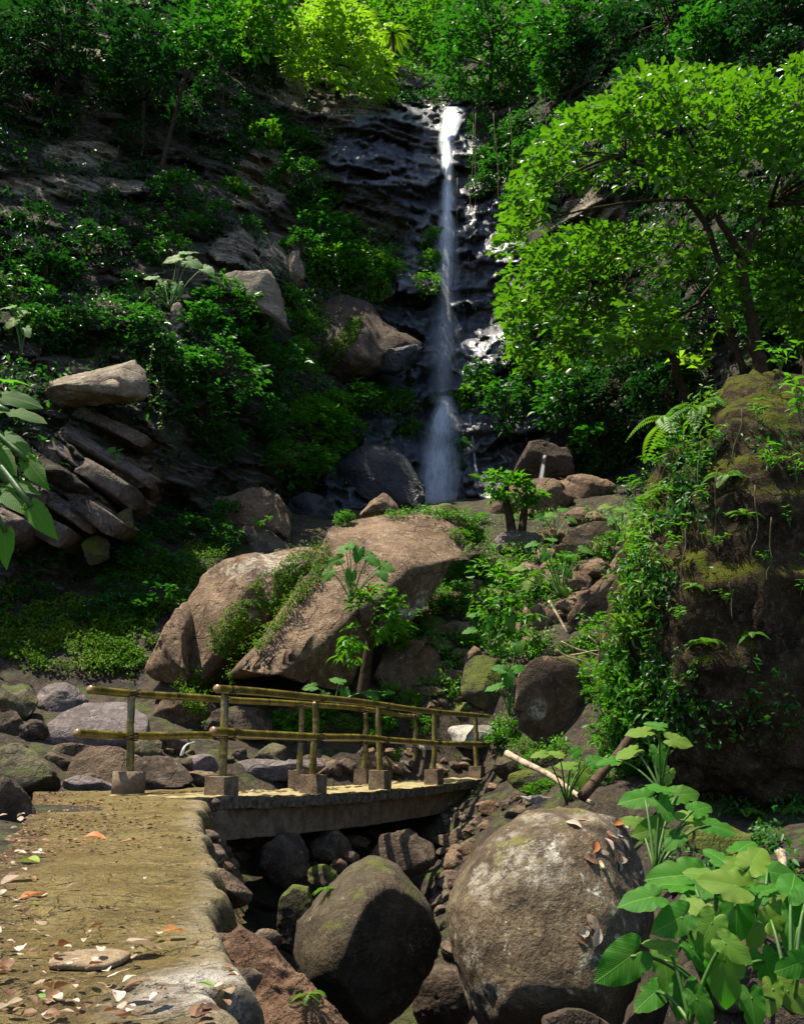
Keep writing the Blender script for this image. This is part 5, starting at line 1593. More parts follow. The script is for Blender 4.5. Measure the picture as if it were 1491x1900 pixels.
tree('jungle_tree', [(1330, 20), (1370, -50), (1540, -50), (1540, 90), (1450, 110), (1380, 90)], (24, 26.5), 260, 8, .28, .45, T_OVAL, M['leaf_dark'], 'dark tree in the upper right corner', [[(1450, 260, 26.5, .12), (1445, 120, 26, .08), (1440, 30, 25.5, .05)]], 320)


def tree_fern(px, py, Y, w, label, seed):
    c = at(px, py, Y); r = w / 2 * float(mpp(py, Y))
    root = empty('tree_fern', c - np.array([0, 0, 3.0]), label, 'tree fern')
    o = link('crown', fern_mesh('tree_fern_crown', seed, 12, 26, M['leaf_yellow'], 1.0), root)
    o.scale = (r, r, r); o.location = (0, 0, 3.0)
    mb = MB(); mb.tube(np.array([[0, 0, -.4], [.05, 0, 1.2], [0, 0, 3.0]]), [.16, .12, .1], 9, 0)
    mb.build('trunk', [M['bark']], root)


tree_fern(668, 30, 38.5, 90, 'tree fern with arching fronds beside the sunlit tree', 401)
tree_fern(728, 62, 40.0, 80, 'tree fern with an upright frond over the stream', 402)
tree_fern(712, 112, 38.0, 70, 'lower tree fern close to the waterfall lip', 403)


def small_tree(trunks, tips, Lf, mat, label, seed, per=8, T=T_OVAL, wf=.42, jitter=.16, ncl=26, flowers=0):
    rng = np.random.default_rng(seed)
    b = at(*trunks[0][0][:3])
    root = empty('small_tree', b, label, 'small tree')
    inv = Matrix.Translation(root.location).inverted()
    mt = MB()
    for tp in trunks:
        pts = np.array([list(at(a, bb, y)) + [r] for a, bb, y, r in tp])
        pts = resample(pts, 14)
        mt.tube(pts[:, :3], pts[:, 3], 8, 0)
    C = []
    for (a, bb, y, sp) in tips:
        c0 = at(a, bb, y)
        C.append(c0 + rng.normal(size=(ncl, 3)) * sp)
    C = np.vstack(C)
    for c in C[::3]:
        k = np.argmin([np.linalg.norm(at(*tp[-1][:3]) - c) for tp in trunks])
        a = at(*trunks[k][-1][:3])
        mt.tube(np.array([a, (a + c) / 2 + [0, 0, .03], c]), [.014, .009, .004], 4, 0)
    o = mt.build('trunk', [M['bark']], root); o.matrix_parent_inverse = inv
    mb = MB(); V, Fx, A = whorls(C, rng, per, Lf, wf, T, .2, C.mean(0), jit=.2); mb.add(V, Fx, 0, A)
    o = mb.build('crown', [mat], root); o.matrix_parent_inverse = inv
    if flowers:
        mb = MB()
        for c in C[rng.choice(len(C), flowers)]:
            V, Fx, A = whorls(c[None] + [[0, -.08, .02]], rng, 6, .05, .5, T_OVAL, 0, jit=.05); mb.add(V, Fx, 0, A)
        o = mb.build('flowers', [M['flower']], root); o.matrix_parent_inverse = inv


M['flower'] = plain_mat('red_petal', (.55, .02, .015), (.7, .06, .03), 10, .5, .3, .1)
small_tree([[(672, 1295, 15.9, .11), (680, 1230, 15.8, .09), (690, 1170, 15.7, .075), (702, 1125, 15.6, .05)], [(686, 1190, 15.7, .05), (665, 1150, 15.5, .03)]],
           [(700, 1110, 15.4, .16), (735, 1118, 15.4, .14), (670, 1105, 15.4, .14), (650, 1200, 15.5, .10), (715, 1150, 15.5, .14)], .22, M['leaf_bright'], 'small red flowered tree with a dark trunk growing in front of the great slab', 501, T=T_LANCE, wf=.34, ncl=9, flowers=9)
small_tree([[(952, 1005, 22.2, .14), (945, 960, 22.2, .11), (935, 915, 22.1, .08)], [(966, 1000, 22.3, .12), (972, 950, 22.3, .09), (975, 920, 22.2, .07)]],
           [(945, 892, 22, .2), (968, 896, 22, .2), (925, 900, 22, .17), (980, 920, 22, .13)], .25, M['leaf_bright'], 'little forked tree with pruned trunks at the head of the slope', 502, ncl=14)
small_tree([[(925, 1190, 17.0, .03), (930, 1120, 16.9, .025), (935, 1060, 16.8, .015)], [(925, 1190, 17.0, .02), (905, 1130, 16.8, .015)]],
           [(935, 1060, 16.8, .25), (915, 1100, 16.8, .25), (955, 1110, 16.8, .25), (930, 1150, 16.8, .2)], .20, M['leaf_bright'], 'leafy sapling thicket in the middle of the slope', 503, T=T_LANCE, wf=.34, ncl=16)

# ------------------------------------------------------------------ heart leaved plants
def blade_mesh(name, seed, kind='heart'):
    rng = np.random.default_rng(seed)
    na, nrr = 48, 9
    th = np.linspace(0, 2 * math.pi, na, endpoint=False)
    a = np.abs((th + math.pi) % (2 * math.pi) - math.pi)
    if kind == 'heart':
        R = np.interp(np.degrees(a), [0, 8, 20, 40, 60, 80, 100, 120, 140, 158, 170, 180], [1.0, .91, .77, .60, .50, .46, .45, .48, .51, .48, .33, .10])
    else:
        R = np.interp(np.degrees(a), [0, 6, 15, 30, 50, 75, 100, 130, 160, 180], [1.0, .86, .66, .44, .30, .23, .2, .19, .17, .15])
    for _ in range(seed if kind == 'heart' else 0):
        j0 = rng.uniform(.5, 2.6) * (1 if rng.random() < .5 else -1)
        R = R * (1 - rng.uniform(.12, .32) * np.exp(-(((th + math.pi) % (2 * math.pi) - math.pi - j0) / .10) ** 2))
    R = R * (1 + .012 * np.sin(17 * th + seed) + .012 * np.sin(29 * th + 2 * seed))
    V = [[0, 0, 0]]; rr = [0]
    for i in range(1, nrr + 1):
        f = i / nrr
        x = R * f * np.sin(th); y = R * f * np.cos(th)
        z = .16 * np.abs(x) ** 1.1 - .20 * np.clip(y, 0, 2) ** 2 - .30 * np.abs(x) ** 2 + .035 * f ** 2 * np.sin(3 * th + seed) + .028 * f ** 5 * np.sin(9 * th + seed * 3)
        V += list(np.stack([x, y, z], -1))
    V = np.array(V)
    Fs3 = np.array([[0, 1 + (j + 1) % na, 1 + j] for j in range(na)])
    Q = []
    for i in range(nrr - 1):
        b0_, b1_ = 1 + i * na, 1 + (i + 1) * na
        for j in range(na):
            Q.append([b0_ + j, b0_ + (j + 1) % na, b1_ + (j + 1) % na, b1_ + j])
    return V, Fs3[:, ::-1], np.array(Q)[:, ::-1]


def blade_mat(name, dark, light, yel, trans, vein, tf=.35, rough=.55):
    m, nt = new_mat(name)
    uvn = nt.nodes.new('ShaderNodeUVMap')
    sp = nt.nodes.new('ShaderNodeSeparateXYZ'); L(nt, uvn.outputs[0], sp.inputs[0])
    x = math_(nt, 'SUBTRACT', sp.outputs[0], .5); y = math_(nt, 'SUBTRACT', math_(nt, 'MULTIPLY', sp.outputs[1], 2), 1)
    ax = math_(nt, 'ABSOLUTE', x)
    s = math_(nt, 'SUBTRACT', y, math_(nt, 'MULTIPLY', ax, 1.0))
    def lines(fr, lo, hi):
        f = math_(nt, 'FRACT', math_(nt, 'MULTIPLY', s, fr))
        d = math_(nt, 'ABSOLUTE', math_(nt, 'SUBTRACT', f, .5))
        return ramp(nt, d, (lo, hi))
    v1 = lines(5.5, .455, .495); v2 = lines(17, .25, .5)
    mid = ramp(nt, ax, (.018, .006))
    geo = nt.nodes.new('ShaderNodeNewGeometry')
    oi = nt.nodes.new('ShaderNodeObjectInfo').outputs['Random']
    n1 = noise(nt, geo.outputs['Position'], 9, 4, .6)
    c = mix(nt, n1, dark, light)
    c = mix(nt, math_(nt, 'MULTIPLY', v2, .6), c, tuple(q * .45 for q in dark))
    c = mix(nt, math_(nt, 'MULTIPLY', ramp(nt, oi, (.42, .85)), .85), c, yel)
    c = mix(nt, math_(nt, 'MAXIMUM', math_(nt, 'MULTIPLY', v1, .75), mid), c, vein)
    n9 = noise(nt, geo.outputs['Position'], 30, 3, .7)
    rimf = ramp(nt, math_(nt, 'ADD', attr(nt, 'rim'), math_(nt, 'MULTIPLY', math_(nt, 'SUBTRACT', n1, .5), 1.1)), (.98, 1.12))
    c = mix(nt, math_(nt, 'MULTIPLY', rimf, .6), c, (.16, .12, .02))
    blot = ramp(nt, noise(nt, geo.outputs['Position'], 5, 4, .65), (.50, .68))
    c = mix(nt, math_(nt, 'MULTIPLY', blot, .35), c, (.09, .17, .01))
    c = mix(nt, math_(nt, 'MULTIPLY', ramp(nt, n9, (.66, .72)), .7), c, (.10, .07, .02))
    p = N(nt, 'ShaderNodeBsdfPrincipled', Roughness=rough)
    p.inputs['Specular IOR Level'].default_value = .28
    L(nt, c, p.inputs['Base Color'])
    L(nt, bump(nt, math_(nt, 'SUBTRACT', v2, math_(nt, 'ADD', v1, mid)), .35, .006), p.inputs['Normal'])
    t = N(nt, 'ShaderNodeBsdfTranslucent', Color=(*trans, 1))
    ms = N(nt, 'ShaderNodeMixShader', Fac=tf)
    L(nt, p.outputs[0], ms.inputs[1]); L(nt, t.outputs[0], ms.inputs[2])
    out(nt, ms.outputs[0])
    return m


M['taro'] = blade_mat('heart_leaf', (.020, .13, .006), (.055, .23, .010), (.16, .24, .025), (.07, .42, .012), (.15, .32, .04), .42, .55)
M['banana'] = blade_mat('big_oval_leaf', (.02, .085, .008), (.04, .13, .012), (.06, .16, .012), (.10, .40, .010), (.1, .2, .03), .5, .65)
BLADE = {}
for kd in ('heart', 'oval'):
    for j in range(3):
        V, f3, f4 = blade_mesh('blade', j + 1, kd)
        ring = np.concatenate([[0], np.repeat(np.arange(1, 10) / 9, 48)])
        uv = np.stack([V[:, 0] + .5, (V[:, 1] + 1) / 2], -1)
        BLADE[kd, j] = mesh_np(kd + '_leaf', V, [f3, f4], M['taro' if kd == 'heart' else 'banana'], attrs={'rim': ring}, uv=uv)


def heart_plant(base, Y, lvs, label, kind='heart', name='taro_plant', cat='taro plant', seed=0, group=None, tiltk=.62, dY=.35, sag=.25):
    """lvs: (px, py, length px, tip angle in the picture, tilt towards the viewer)"""
    rng = np.random.default_rng(seed)
    b = np.array(base, float) if len(base) == 3 else at(base[0], base[1], Y)
    root = empty(name, b, label, cat, group)
    for lv in lvs:
        px, py, ln, ang = lv[:4]
        k = lv[4] if len(lv) > 4 else tiltk + rng.uniform(-.15, .15)
        y = Y + rng.uniform(-dY, dY)
        m = float(mpp(py, y)) * ln / 1.3 * (.80 if kind == 'heart' and Y > 5 else .88 if kind == 'heart' else .86)
        a = rad(ang)
        U = np.array([0, 1 - k, k]); U /= np.linalg.norm(U)
        Nn = np.array([0, -k, 1 - k]); Nn /= np.linalg.norm(Nn)
        D = math.cos(a) * np.array([1.0, 0, 0]) + math.sin(a) * U
        c = at(px, py, y)
        roll = rng.uniform(-.35, .35)
        S = np.cross(D, Nn)
        Nn = Nn * math.cos(roll) + S * math.sin(roll)
        S = np.cross(D, Nn)
        att = c - D * (.28 * m)
        o = link('leaf', BLADE[kind, int(rng.integers(3))], root)
        R3 = Matrix(((S[0], D[0], Nn[0]), (S[1], D[1], Nn[1]), (S[2], D[2], Nn[2]))).to_4x4()
        o.matrix_parent_inverse = Matrix.Identity(4)
        o.matrix_local = Matrix.Translation(Vector(att - b)) @ R3 @ Matrix.Diagonal((m, m, m, 1))
        mb = MB()
        s = np.linspace(0, 1, 9)[:, None]
        mid = (b * .45 + att * .55) + np.array([0, 0, sag * np.linalg.norm(att - b)]) * np.array([0, 0, 1])
        B = (1 - s) ** 2 * b + 2 * s * (1 - s) * mid + s ** 2 * att
        mb.tube(B - b, (.035 * m + .006) * (1 - .45 * s[:, 0]), 6, 0)
        mb.build('stalk', [M['stalk']], root)
    return root


heart_plant((1330, 1790), 4.5, [(1400, 1592, 95, 50, .45), (1345, 1640, 105, 165, .5), (1255, 1625, 120, 182, .42), (1375, 1665, 95, 200, .55), (1310, 1625, 90, 150, .4), (1430, 1650, 80, 20, .4), (1240, 1640, 100, 175, .3)], 'tall heart leaved plant whose flat top leaves reach over the speckled boulder', seed=11, dY=.3)
heart_plant((1320, 1860), 4.1, [(1190, 1668, 95, 190, .6), (1248, 1710, 95, 205, .65), (1312, 1728, 90, 235, .8), (1366, 1698, 105, 262, .9), (1345, 1808, 125, 268, .92), (1152, 1788, 120, 212, .75), (1235, 1800, 85, 270, .7), (1290, 1770, 70, 300, .7), (1425, 1800, 85, 285, .8), (1300, 1690, 80, 120, .5)], 'low heart leaved plant with hanging yellow green leaves in the front corner', seed=12, dY=.22)
heart_plant((1470, 1880), 4.0, [(1482, 1725, 120, 250, .85), (1475, 1790, 85, 200, .7), (1470, 1640, 90, 60, .4), (1440, 1700, 80, 30, .6), (1395, 1870, 80, 270, .8), (1475, 1850, 90, 320, .7), (1430, 1850, 70, 250, .7), (1505, 1660, 100, 40, .5)], 'heart leaved plant cut by the right edge of the picture', seed=13, dY=.22)
heart_plant((1215, 1620), 6.4, [(1182, 1482, 85, 190, .45), (1268, 1474, 75, 10, .55), (1222, 1462, 65, 140, .4), (1232, 1500, 65, 290, .6), (1210, 1540, 90, 195, .55), (1332, 1535, 80, 345, .5), (1275, 1515, 70, 150, .4), (1172, 1525, 55, 160, .5), (1300, 1500, 70, 30, .35), (1250, 1560, 60, 220, .6)], 'bright heart leaved plant behind the right shoulder of the speckled boulder', seed=14)
heart_plant((1225, 1470), 8.2, [(1185, 1358, 62, 185, .5), (1215, 1345, 50, 150, .45), (1258, 1375, 62, 345, .5), (1222, 1405, 58, 275, .85), (1165, 1396, 66, 205, .45), (1240, 1440, 44, 250, .7), (1130, 1412, 60, 190, .3)], 'heart leaved plant against the dark foot of the mound', seed=15)
heart_plant((1050, 1490), 10.2, [(1076, 1440, 58, 280, .7), (1050, 1420, 50, 170, .45), (1110, 1412, 56, 10, .4), (1030, 1398, 42, 150, .5), (1000, 1400, 40, 190, .5), (1068, 1395, 44, 40, .5)], 'heart leaved plant beside the pale log', seed=16)
heart_plant((652, 1120), 15.3, [(622, 1040, 42, 200, .7), (664, 1028, 42, 260, .75), (690, 1038, 46, 320, .7), (650, 1072, 42, 265, .8), (608, 1066, 42, 235, .75), (716, 1052, 44, 330, .6), (710, 1066, 38, 300, .7), (636, 1018, 36, 150, .5), (650, 1010, 34, 80, .5)], 'heart leaved plant growing on the face of the great slab', seed=17, dY=.2)
heart_plant((945, 1330), 14.2, [(942, 1255, 48, 270, .85), (916, 1275, 44, 200, .5), (960, 1200, 34, 300, .7), (925, 1240, 36, 160, .5), (962, 1240, 36, 30, .5)], 'heart leaved plant above the far end of the railing', seed=18, dY=.2)
heart_plant((1040, 1110), 18.5, [(985, 1010, 34, 200, .6), (1010, 1030, 36, 240, .7), (1050, 1060, 40, 300, .75), (960, 1055, 36, 190, .6), (1000, 1070, 38, 260, .8), (1030, 1080, 36, 280, .8), (930, 1075, 34, 190, .6), (975, 1090, 34, 250, .75), (1060, 1030, 36, 20, .5), (1020, 1000, 32, 150, .5), (1085, 1020, 34, 340, .6), (1045, 1095, 34, 300, .8)], 'patch of heart leaved plants spreading below the lichen speckled slab', seed=19, dY=.5)
heart_plant((1030, 1000), 21.5, [(1020, 955, 32, 180, .5), (1045, 945, 30, 30, .5), (1000, 960, 30, 200, .6), (1060, 965, 28, 330, .6)], 'small heart leaved plant in front of the tan boulders', seed=20)
heart_plant((1150, 1000), 20.5, [(1120, 940, 34, 200, .5), (1150, 945, 36, 150, .5), (1175, 958, 40, 330, .6), (1135, 965, 34, 230, .6), (1170, 935, 30, 40, .5), (1190, 965, 30, 350, .5)], 'heart leaved plant against the left edge of the mound', seed=21)
heart_plant((910, 1205), 16.4, [(908, 1155, 34, 265, .85), (948, 1158, 34, 280, .85), (880, 1140, 36, 190, .5), (870, 1170, 34, 200, .5), (930, 1185, 28, 260, .7)], 'heart leaved plant with two round hanging leaves in the middle of the slope', seed=22, dY=.2)
c_, _ = cast(320, 560)
heart_plant((315, 575), float(c_[1]) - .3, [(322, 480, 46, 200, .7), (358, 488, 50, 330, .7), (350, 468, 42, 20, .6), (300, 532, 44, 260, .8), (270, 546, 42, 220, .8), (330, 535, 42, 280, .8), (245, 545, 38, 240, .85), (385, 500, 40, 320, .6), (280, 515, 36, 170, .6)], 'heart leaved plant high on the left cliff beside the pale block', seed=23, dY=.5)
c_, _ = cast(30, 640)
heart_plant((40, 660), float(c_[1]) - .3, [(20, 600, 40, 240, .7), (50, 615, 36, 300, .7), (15, 570, 36, 190, .6), (40, 580, 32, 60, .6)], 'heart leaved plant on the left cliff close to the left edge', seed=24)
c_, _ = cast(215, 850)
heart_plant((218, 860), float(c_[1]) - .15, [(206, 835, 22, 190, .6), (224, 834, 16, 40, .6), (218, 846, 16, 270, .8)], 'single three leaved plant on the tilted beds', seed=25, dY=.05)
heart_plant((620, 1310), 15.4, [(575, 1275, 34, 190, .5), (625, 1262, 40, 150, .5), (640, 1290, 36, 280, .8), (600, 1295, 34, 250, .7), (690, 1290, 34, 330, .6), (720, 1285, 32, 20, .5)], 'heart leaved plant just behind the top rail of the bridge', seed=26, dY=.2)

heart_plant((1280, 1900), 3.9, [(1205, 1850, 80, 215, .7), (1265, 1850, 85, 250, .8), (1300, 1870, 80, 290, .8), (1360, 1760, 80, 320, .6), (1225, 1755, 70, 160, .5)], 'shaded heart leaved plant low in the front corner beside the speckled boulder', seed=41, dY=.2)
heart_plant((1420, 1760), 4.9, [(1330, 1590, 70, 120, .4), (1380, 1570, 75, 40, .4), (1440, 1620, 85, 350, .5), (1360, 1610, 70, 210, .5), (1290, 1660, 75, 200, .6), (1460, 1680, 80, 310, .6), (1400, 1730, 70, 250, .7)], 'heart leaved plant standing behind the front ones near the logs', seed=42, dY=.25)
# big leaves hanging in from the left edge
heart_plant(tuple(at(-150, 700, 1.5)), 1.45, [(15, 705, 110, -12, .35), (22, 738, 130, -15, .55), (35, 766, 120, -12, .6), (20, 815, 140, -38, .5), (60, 868, 120, -52, .7), (5, 845, 110, -50, .7), (15, 925, 130, -32, .6), (70, 955, 130, -50, .75), (10, 1005, 110, -80, .8), (30, 900, 110, -20, .5)],
            'branch of big oval leaves reaching in from the left edge', kind='oval', name='leafy_branch', cat='branch', seed=31, dY=.1, sag=.05)

# ------------------------------------------------------------------ water
def water_mat(name, white):
    m, nt = new_mat(name)
    uvn = nt.nodes.new('ShaderNodeUVMap')
    mp = nt.nodes.new('ShaderNodeMapping'); mp.inputs['Scale'].default_value = (9, .55, 1)
    L(nt, uvn.outputs[0], mp.inputs['Vector'])
    n1 = noise(nt, mp.outputs[0], 2.2, 5, .62, .1)
    mp2 = nt.nodes.new('ShaderNodeMapping'); mp2.inputs['Scale'].default_value = (3, .35, 1)
    L(nt, uvn.outputs[0], mp2.inputs['Vector'])
    n2 = noise(nt, mp2.outputs[0], 1.6, 3, .5, .2)
    sp = nt.nodes.new('ShaderNodeSeparateXYZ'); L(nt, uvn.outputs[0], sp.inputs[0])
    ex = math_(nt, 'ABSOLUTE', math_(nt, 'SUBTRACT', math_(nt, 'MULTIPLY', sp.outputs[0], 2), 1))
    edge = ramp(nt, math_(nt, 'ADD', ex, math_(nt, 'MULTIPLY', math_(nt, 'SUBTRACT', n2, .5), .7)), (1.0, .12))
    al = math_(nt, 'MULTIPLY', math_(nt, 'MULTIPLY', attr(nt, 'rnd'), edge), ramp(nt, n1, (.25, .7, .35, 1.0)))
    al = math_(nt, 'MINIMUM', al, .97)
    d = N(nt, 'ShaderNodeBsdfDiffuse', Color=(*white, 1))
    t = N(nt, 'ShaderNodeBsdfTranslucent', Color=(*white, 1))
    nv = nt.nodes.new('ShaderNodeCombineXYZ'); nv.inputs[1].default_value = -.42; nv.inputs[2].default_value = .91   # spray scatters evenly: shade it as lit from the open side above
    L(nt, nv.outputs[0], d.inputs['Normal'])
    ms = N(nt, 'ShaderNodeMixShader', Fac=.15)
    L(nt, d.outputs[0], ms.inputs[1]); L(nt, t.outputs[0], ms.inputs[2])
    tr_ = nt.nodes.new('ShaderNodeBsdfTransparent')
    mx = nt.nodes.new('ShaderNodeMixShader')
    L(nt, al, mx.inputs[0]); L(nt, tr_.outputs[0], mx.inputs[1]); L(nt, ms.outputs[0], mx.inputs[2])
    out(nt, mx.outputs[0])
    return m


M['fall'] = water_mat('falling_water', (.90, .94, 1.0))


def sheet(name, line, parent, seed, offY, wmul=1.0, dmul=1.0, bulge=.25, nx=14, ny=120, conv=1):
    """line: (px, py, width px, density, Y)"""
    ln = np.array(line, float)
    d = np.concatenate([[0], np.cumsum(np.hypot(np.diff(ln[:, 0]), np.diff(ln[:, 1])))])
    s = np.linspace(0, d[-1], ny)
    px = np.interp(s, d, ln[:, 0]); py = np.interp(s, d, ln[:, 1]); wd = np.interp(s, d, ln[:, 2]) * wmul; de = np.interp(s, d, ln[:, 3]) * dmul; Y = np.interp(s, d, ln[:, 4])
    kk = 5
    for arr in (px, wd, de, Y):
        pad = np.pad(arr, kk, mode='edge'); arr[:] = np.convolve(pad, np.ones(2 * kk + 1) / (2 * kk + 1), 'valid')
    u = np.linspace(-1, 1, nx)
    wob = fbm(np.stack([s * .02, 0 * s + seed, 0 * s], -1), 3, seed)
    X = px[:, None] + wd[:, None] * u[None] + 1.5 * wob[:, None]
    YY = Y[:, None] - offY - conv * bulge * (1 - u[None] ** 2) + .06 * fbm(np.stack([u[None] * 3 + 0 * s[:, None], s[:, None] * .02 + 0 * u[None], 0 * u[None] * s[:, None] + seed], -1), 3, seed + 1)
    V = at(X, np.broadcast_to(py[:, None], X.shape), YY)
    uv = np.stack(np.broadcast_arrays((u[None] + 1) / 2, (s[:, None] * .035 + seed * 1.7)), -1)
    i = (np.arange(ny - 1)[:, None] * nx + np.arange(nx - 1)[None]).ravel()
    o = link(name, mesh_np(name, V.reshape(-1, 3), np.stack([i, i + nx, i + nx + 1, i + 1], -1), M['fall'], attrs={'rnd': np.repeat(de, nx)}, uv=uv.reshape(-1, 2)), parent)
    if parent is not None:
        o.matrix_parent_inverse = Matrix.Translation(parent.location).inverted()
    return o


def yl(px, py):
    return float(cliff_depth(np.array([px], float), np.array([py], float))[0])


wf = empty('waterfall', at(812, 940, 29.4), 'tall thin waterfall dropping from the lip into the gorge', 'waterfall')
ys = np.arange(196, 950, 14)
clY = np.array([min(yl(826 + dx, y) for dx in (-14, 0, 14)) for y in ys])
def Yat(py): return float(np.interp(py, ys, clY))
up = [(842, 198, 24, .75), (838, 215, 24, .8), (834, 235, 20, .9), (829, 252, 17, .98), (828, 262, 16, .98)]
mainl = [(828, 254, 17, .95), (829, 275, 14, .95), (829, 310, 14, .85), (831, 345, 15, .80), (830, 380, 15, .62), (829, 430, 21, .40), (827, 500, 28, .25), (825, 570, 33, .16), (823, 650, 34, .13), (822, 710, 33, .13), (822, 750, 30, .16)]
low = [(828, 735, 18, .16), (824, 765, 28, .50), (819, 800, 38, .42), (815, 840, 43, .42), (813, 880, 48, .40), (811, 915, 54, .32), (810, 945, 58, .18), (810, 960, 56, .05)]
def wY(lst, off, ymin=None):
    return [(a, b, w, d, (Yat(b) if ymin is None else min(Yat(b), ymin)) - off) for a, b, w, d in lst]
sheet('upper_chute', wY(up, .25), wf, 1, 0, 1, 1.15)
sheet('upper_chute', wY([(852, 200, 14, .6), (848, 225, 12, .6), (838, 250, 12, .9), (830, 262, 12, .9)], .15), wf, 2, 0)
my = Yat(262) - .1
fallY = lambda py: min(Yat(py) - .2, my - .9 * min(1, (py - 254) / 250))
sheet('main_fall', [(a, b, w, d, fallY(b)) for a, b, w, d in mainl], wf, 3, 0, 1, 1)
sheet('main_fall', [(a + 1, b, w * .55, d * .8, fallY(b) - .25) for a, b, w, d in mainl], wf, 4, 0)
sheet('main_fall', [(a - 1, b, w * 1.25, d * .42, fallY(b) + .12) for a, b, w, d in mainl], wf, 5, 0)
sheet('lower_cascade', wY(low, .3), wf, 6, 0)
sheet('lower_cascade', wY([(a - 3, b, w * .6, d * .8) for a, b, w, d in low], .6), wf, 7, 0)
sheet('lower_cascade', wY([(a, b, w * 1.2, d * .35) for a, b, w, d in low], .1), wf, 8, 0)
for nm, l, lab in (('side', [(1018, 812, 4, .4), (1010, 840, 4, .35), (1005, 870, 5, .3), (1002, 893, 6, .2)], 'short side trickle running down the wet rock right of the waterfall'),
                   ('thin', [(872, 770, 2.5, .5), (876, 820, 3, .5), (880, 850, 4, .4), (884, 880, 4, .3)], 'thin trickle close to the right of the lower fall'),
                   ('thin', [(922, 828, 2.5, .55), (930, 845, 3, .5), (940, 858, 3, .4)], 'tiny trickle between the lower fall and the little forked tree')):
    P0 = [(a, b, w, d, float(cast(a, b)[0][1])) for a, b, w, d in l]
    mn = min(p[4] for p in P0)
    o = sheet('trickle', [(a, b, w, d, y - .12) for a, b, w, d, y in P0], None, 9, 0, bulge=.05, nx=6, ny=40)
    tag(o, lab, 'trickle')
q = cast(345, 1395)[0]
o = sheet('trickle', [(362, 1376, 3, .95, q[1] - .3), (350, 1379, 3, .95, q[1] - .4), (342, 1385, 3.5, .9, q[1] - .5), (337, 1402, 4, .8, q[1] - .5)], None, 12, 0, bulge=.03, nx=6, ny=30)
tag(o, 'thin spout of water between the stream rocks on the left', 'trickle')

# still stream water in the bed behind the bridge and in the gully
mw, nt = new_mat('dark_stream_water')
p = N(nt, 'ShaderNodeBsdfPrincipled', Roughness=.06); p.inputs['Base Color'].default_value = (.012, .014, .012, 1)
geo = nt.nodes.new('ShaderNodeNewGeometry')
L(nt, bump(nt, noise(nt, geo.outputs['Position'], 6, 3), .15, .03), p.inputs['Normal'])
out(nt, p.outputs[0]); M['water'] = mw
def pool(pts, z, label):
    V = np.array([[a, b, z] for a, b in pts]); c = V.mean(0)
    Vv = np.vstack([V, c]); n = len(V)
    tag(link('water', mesh_np('water', Vv, np.array([[i, (i + 1) % n, n] for i in range(n)]), M['water'])), label, kind='structure')
pool([(-6.5, 11.8), (-2.6, 11.6), (-1.2, 13.2), (.2, 15), (-.6, 16), (-3, 16), (-6.5, 14.5)], -.16, 'shallow stream water between the boulders behind the bridge')
pool([(-.9, 3), (1.6, 2.5), (1.2, 7.5), (.8, 11), (-.9, 11), (-.8, 7)], -2.35, 'dark water at the bottom of the gully under the bridge')

# ------------------------------------------------------------------ dead wood
def stick(px0, py0, px1, py1, Y0, Y1, r, mat, label, name='branch', bend=.05, seed=0, group=None, cat=None):
    a, b = at(px0, py0, Y0), at(px1, py1, Y1)
    s = np.linspace(0, 1, 14)
    P = a + (b - a) * s[:, None] + bend * np.linalg.norm(b - a) * np.stack([fbm(np.stack([s * 2 + seed, 0 * s, 0 * s], -1), 2, i) for i in range(3)], -1) * np.sin(np.pi * s)[:, None]
    mb = MB(); mb.tube(P, r * (1 - .4 * s) * (1 + .12 * fbm(np.stack([s * 8 + seed, 0 * s, 0 * s], -1), 2, 9)), 8, 0)
    tag(mb.build(name, [M[mat]]), label, cat or ('log' if name == 'log' else 'branch'), group)


stick(940, 1398, 1100, 1492, 11.6, 10.3, .045, 'deadwood', 'pale bleached log lying on the slope beyond the bridge', 'log', .02, 1)
stick(1078, 1480, 1235, 1290, 9.9, 10.6, .06, 'darkwood', 'dark bare branch leaning up against the mound', 'branch', .03, 2)
stick(1018, 1115, 1052, 1175, 16.6, 16.2, .03, 'deadwood', 'thin pale stick leaning beside the slanting brown boulder', 'stick', .02, 3)
stick(1090, 1565, 1120, 1612, 5.75, 5.5, .018, 'deadwood', 'short brown stick lying on top of the speckled boulder', 'stick', .02, 4)
stick(1395, 1610, 1491, 1600, 6.2, 6.3, .06, 'darkwood', 'dark log on the ground behind the heart leaved plants', 'log', .03, 5)
stick(1380, 1645, 1500, 1660, 5.8, 5.9, .05, 'darkwood', 'brown log lying nearest behind the heart leaved plants', 'log', .03, 6)
stick(1448, 1580, 1455, 1625, 5.7, 5.6, .03, 'deadwood', 'broken pale stake standing among the logs at the right edge', 'stake', .02, 7, cat='stake')
for i, (a, b, c, d) in enumerate([(1040, 1190, 1150, 1230), (1060, 1215, 1165, 1205), (1090, 1180, 1170, 1240), (1030, 1205, 1120, 1245), (1100, 1225, 1180, 1250)]):
    stick(a, b, c, d, 15.4 - .1 * i, 15.2, .014, 'deadwood', 'thin dry twig in the tangle above the square brown boulder', 'twig', .08, 20 + i, 'tangle of dry twigs', 'twig')
for i, (a, b, c, d, Y) in enumerate([(878, 230, 866, 600, 33.2), (882, 210, 880, 430, 33.4), (915, 210, 925, 390, 32.6), (1010, 170, 1015, 300, 31.5), (945, 200, 950, 350, 32.5), (848, 330, 838, 560, 32.8)]):
    stick(a, b, c, d, Y, Y - .5, .022, 'twig', 'long thin aerial root hanging down the cliff right of the waterfall', 'aerial_root', .02, 40 + i, 'aerial roots right of the waterfall', 'aerial root')

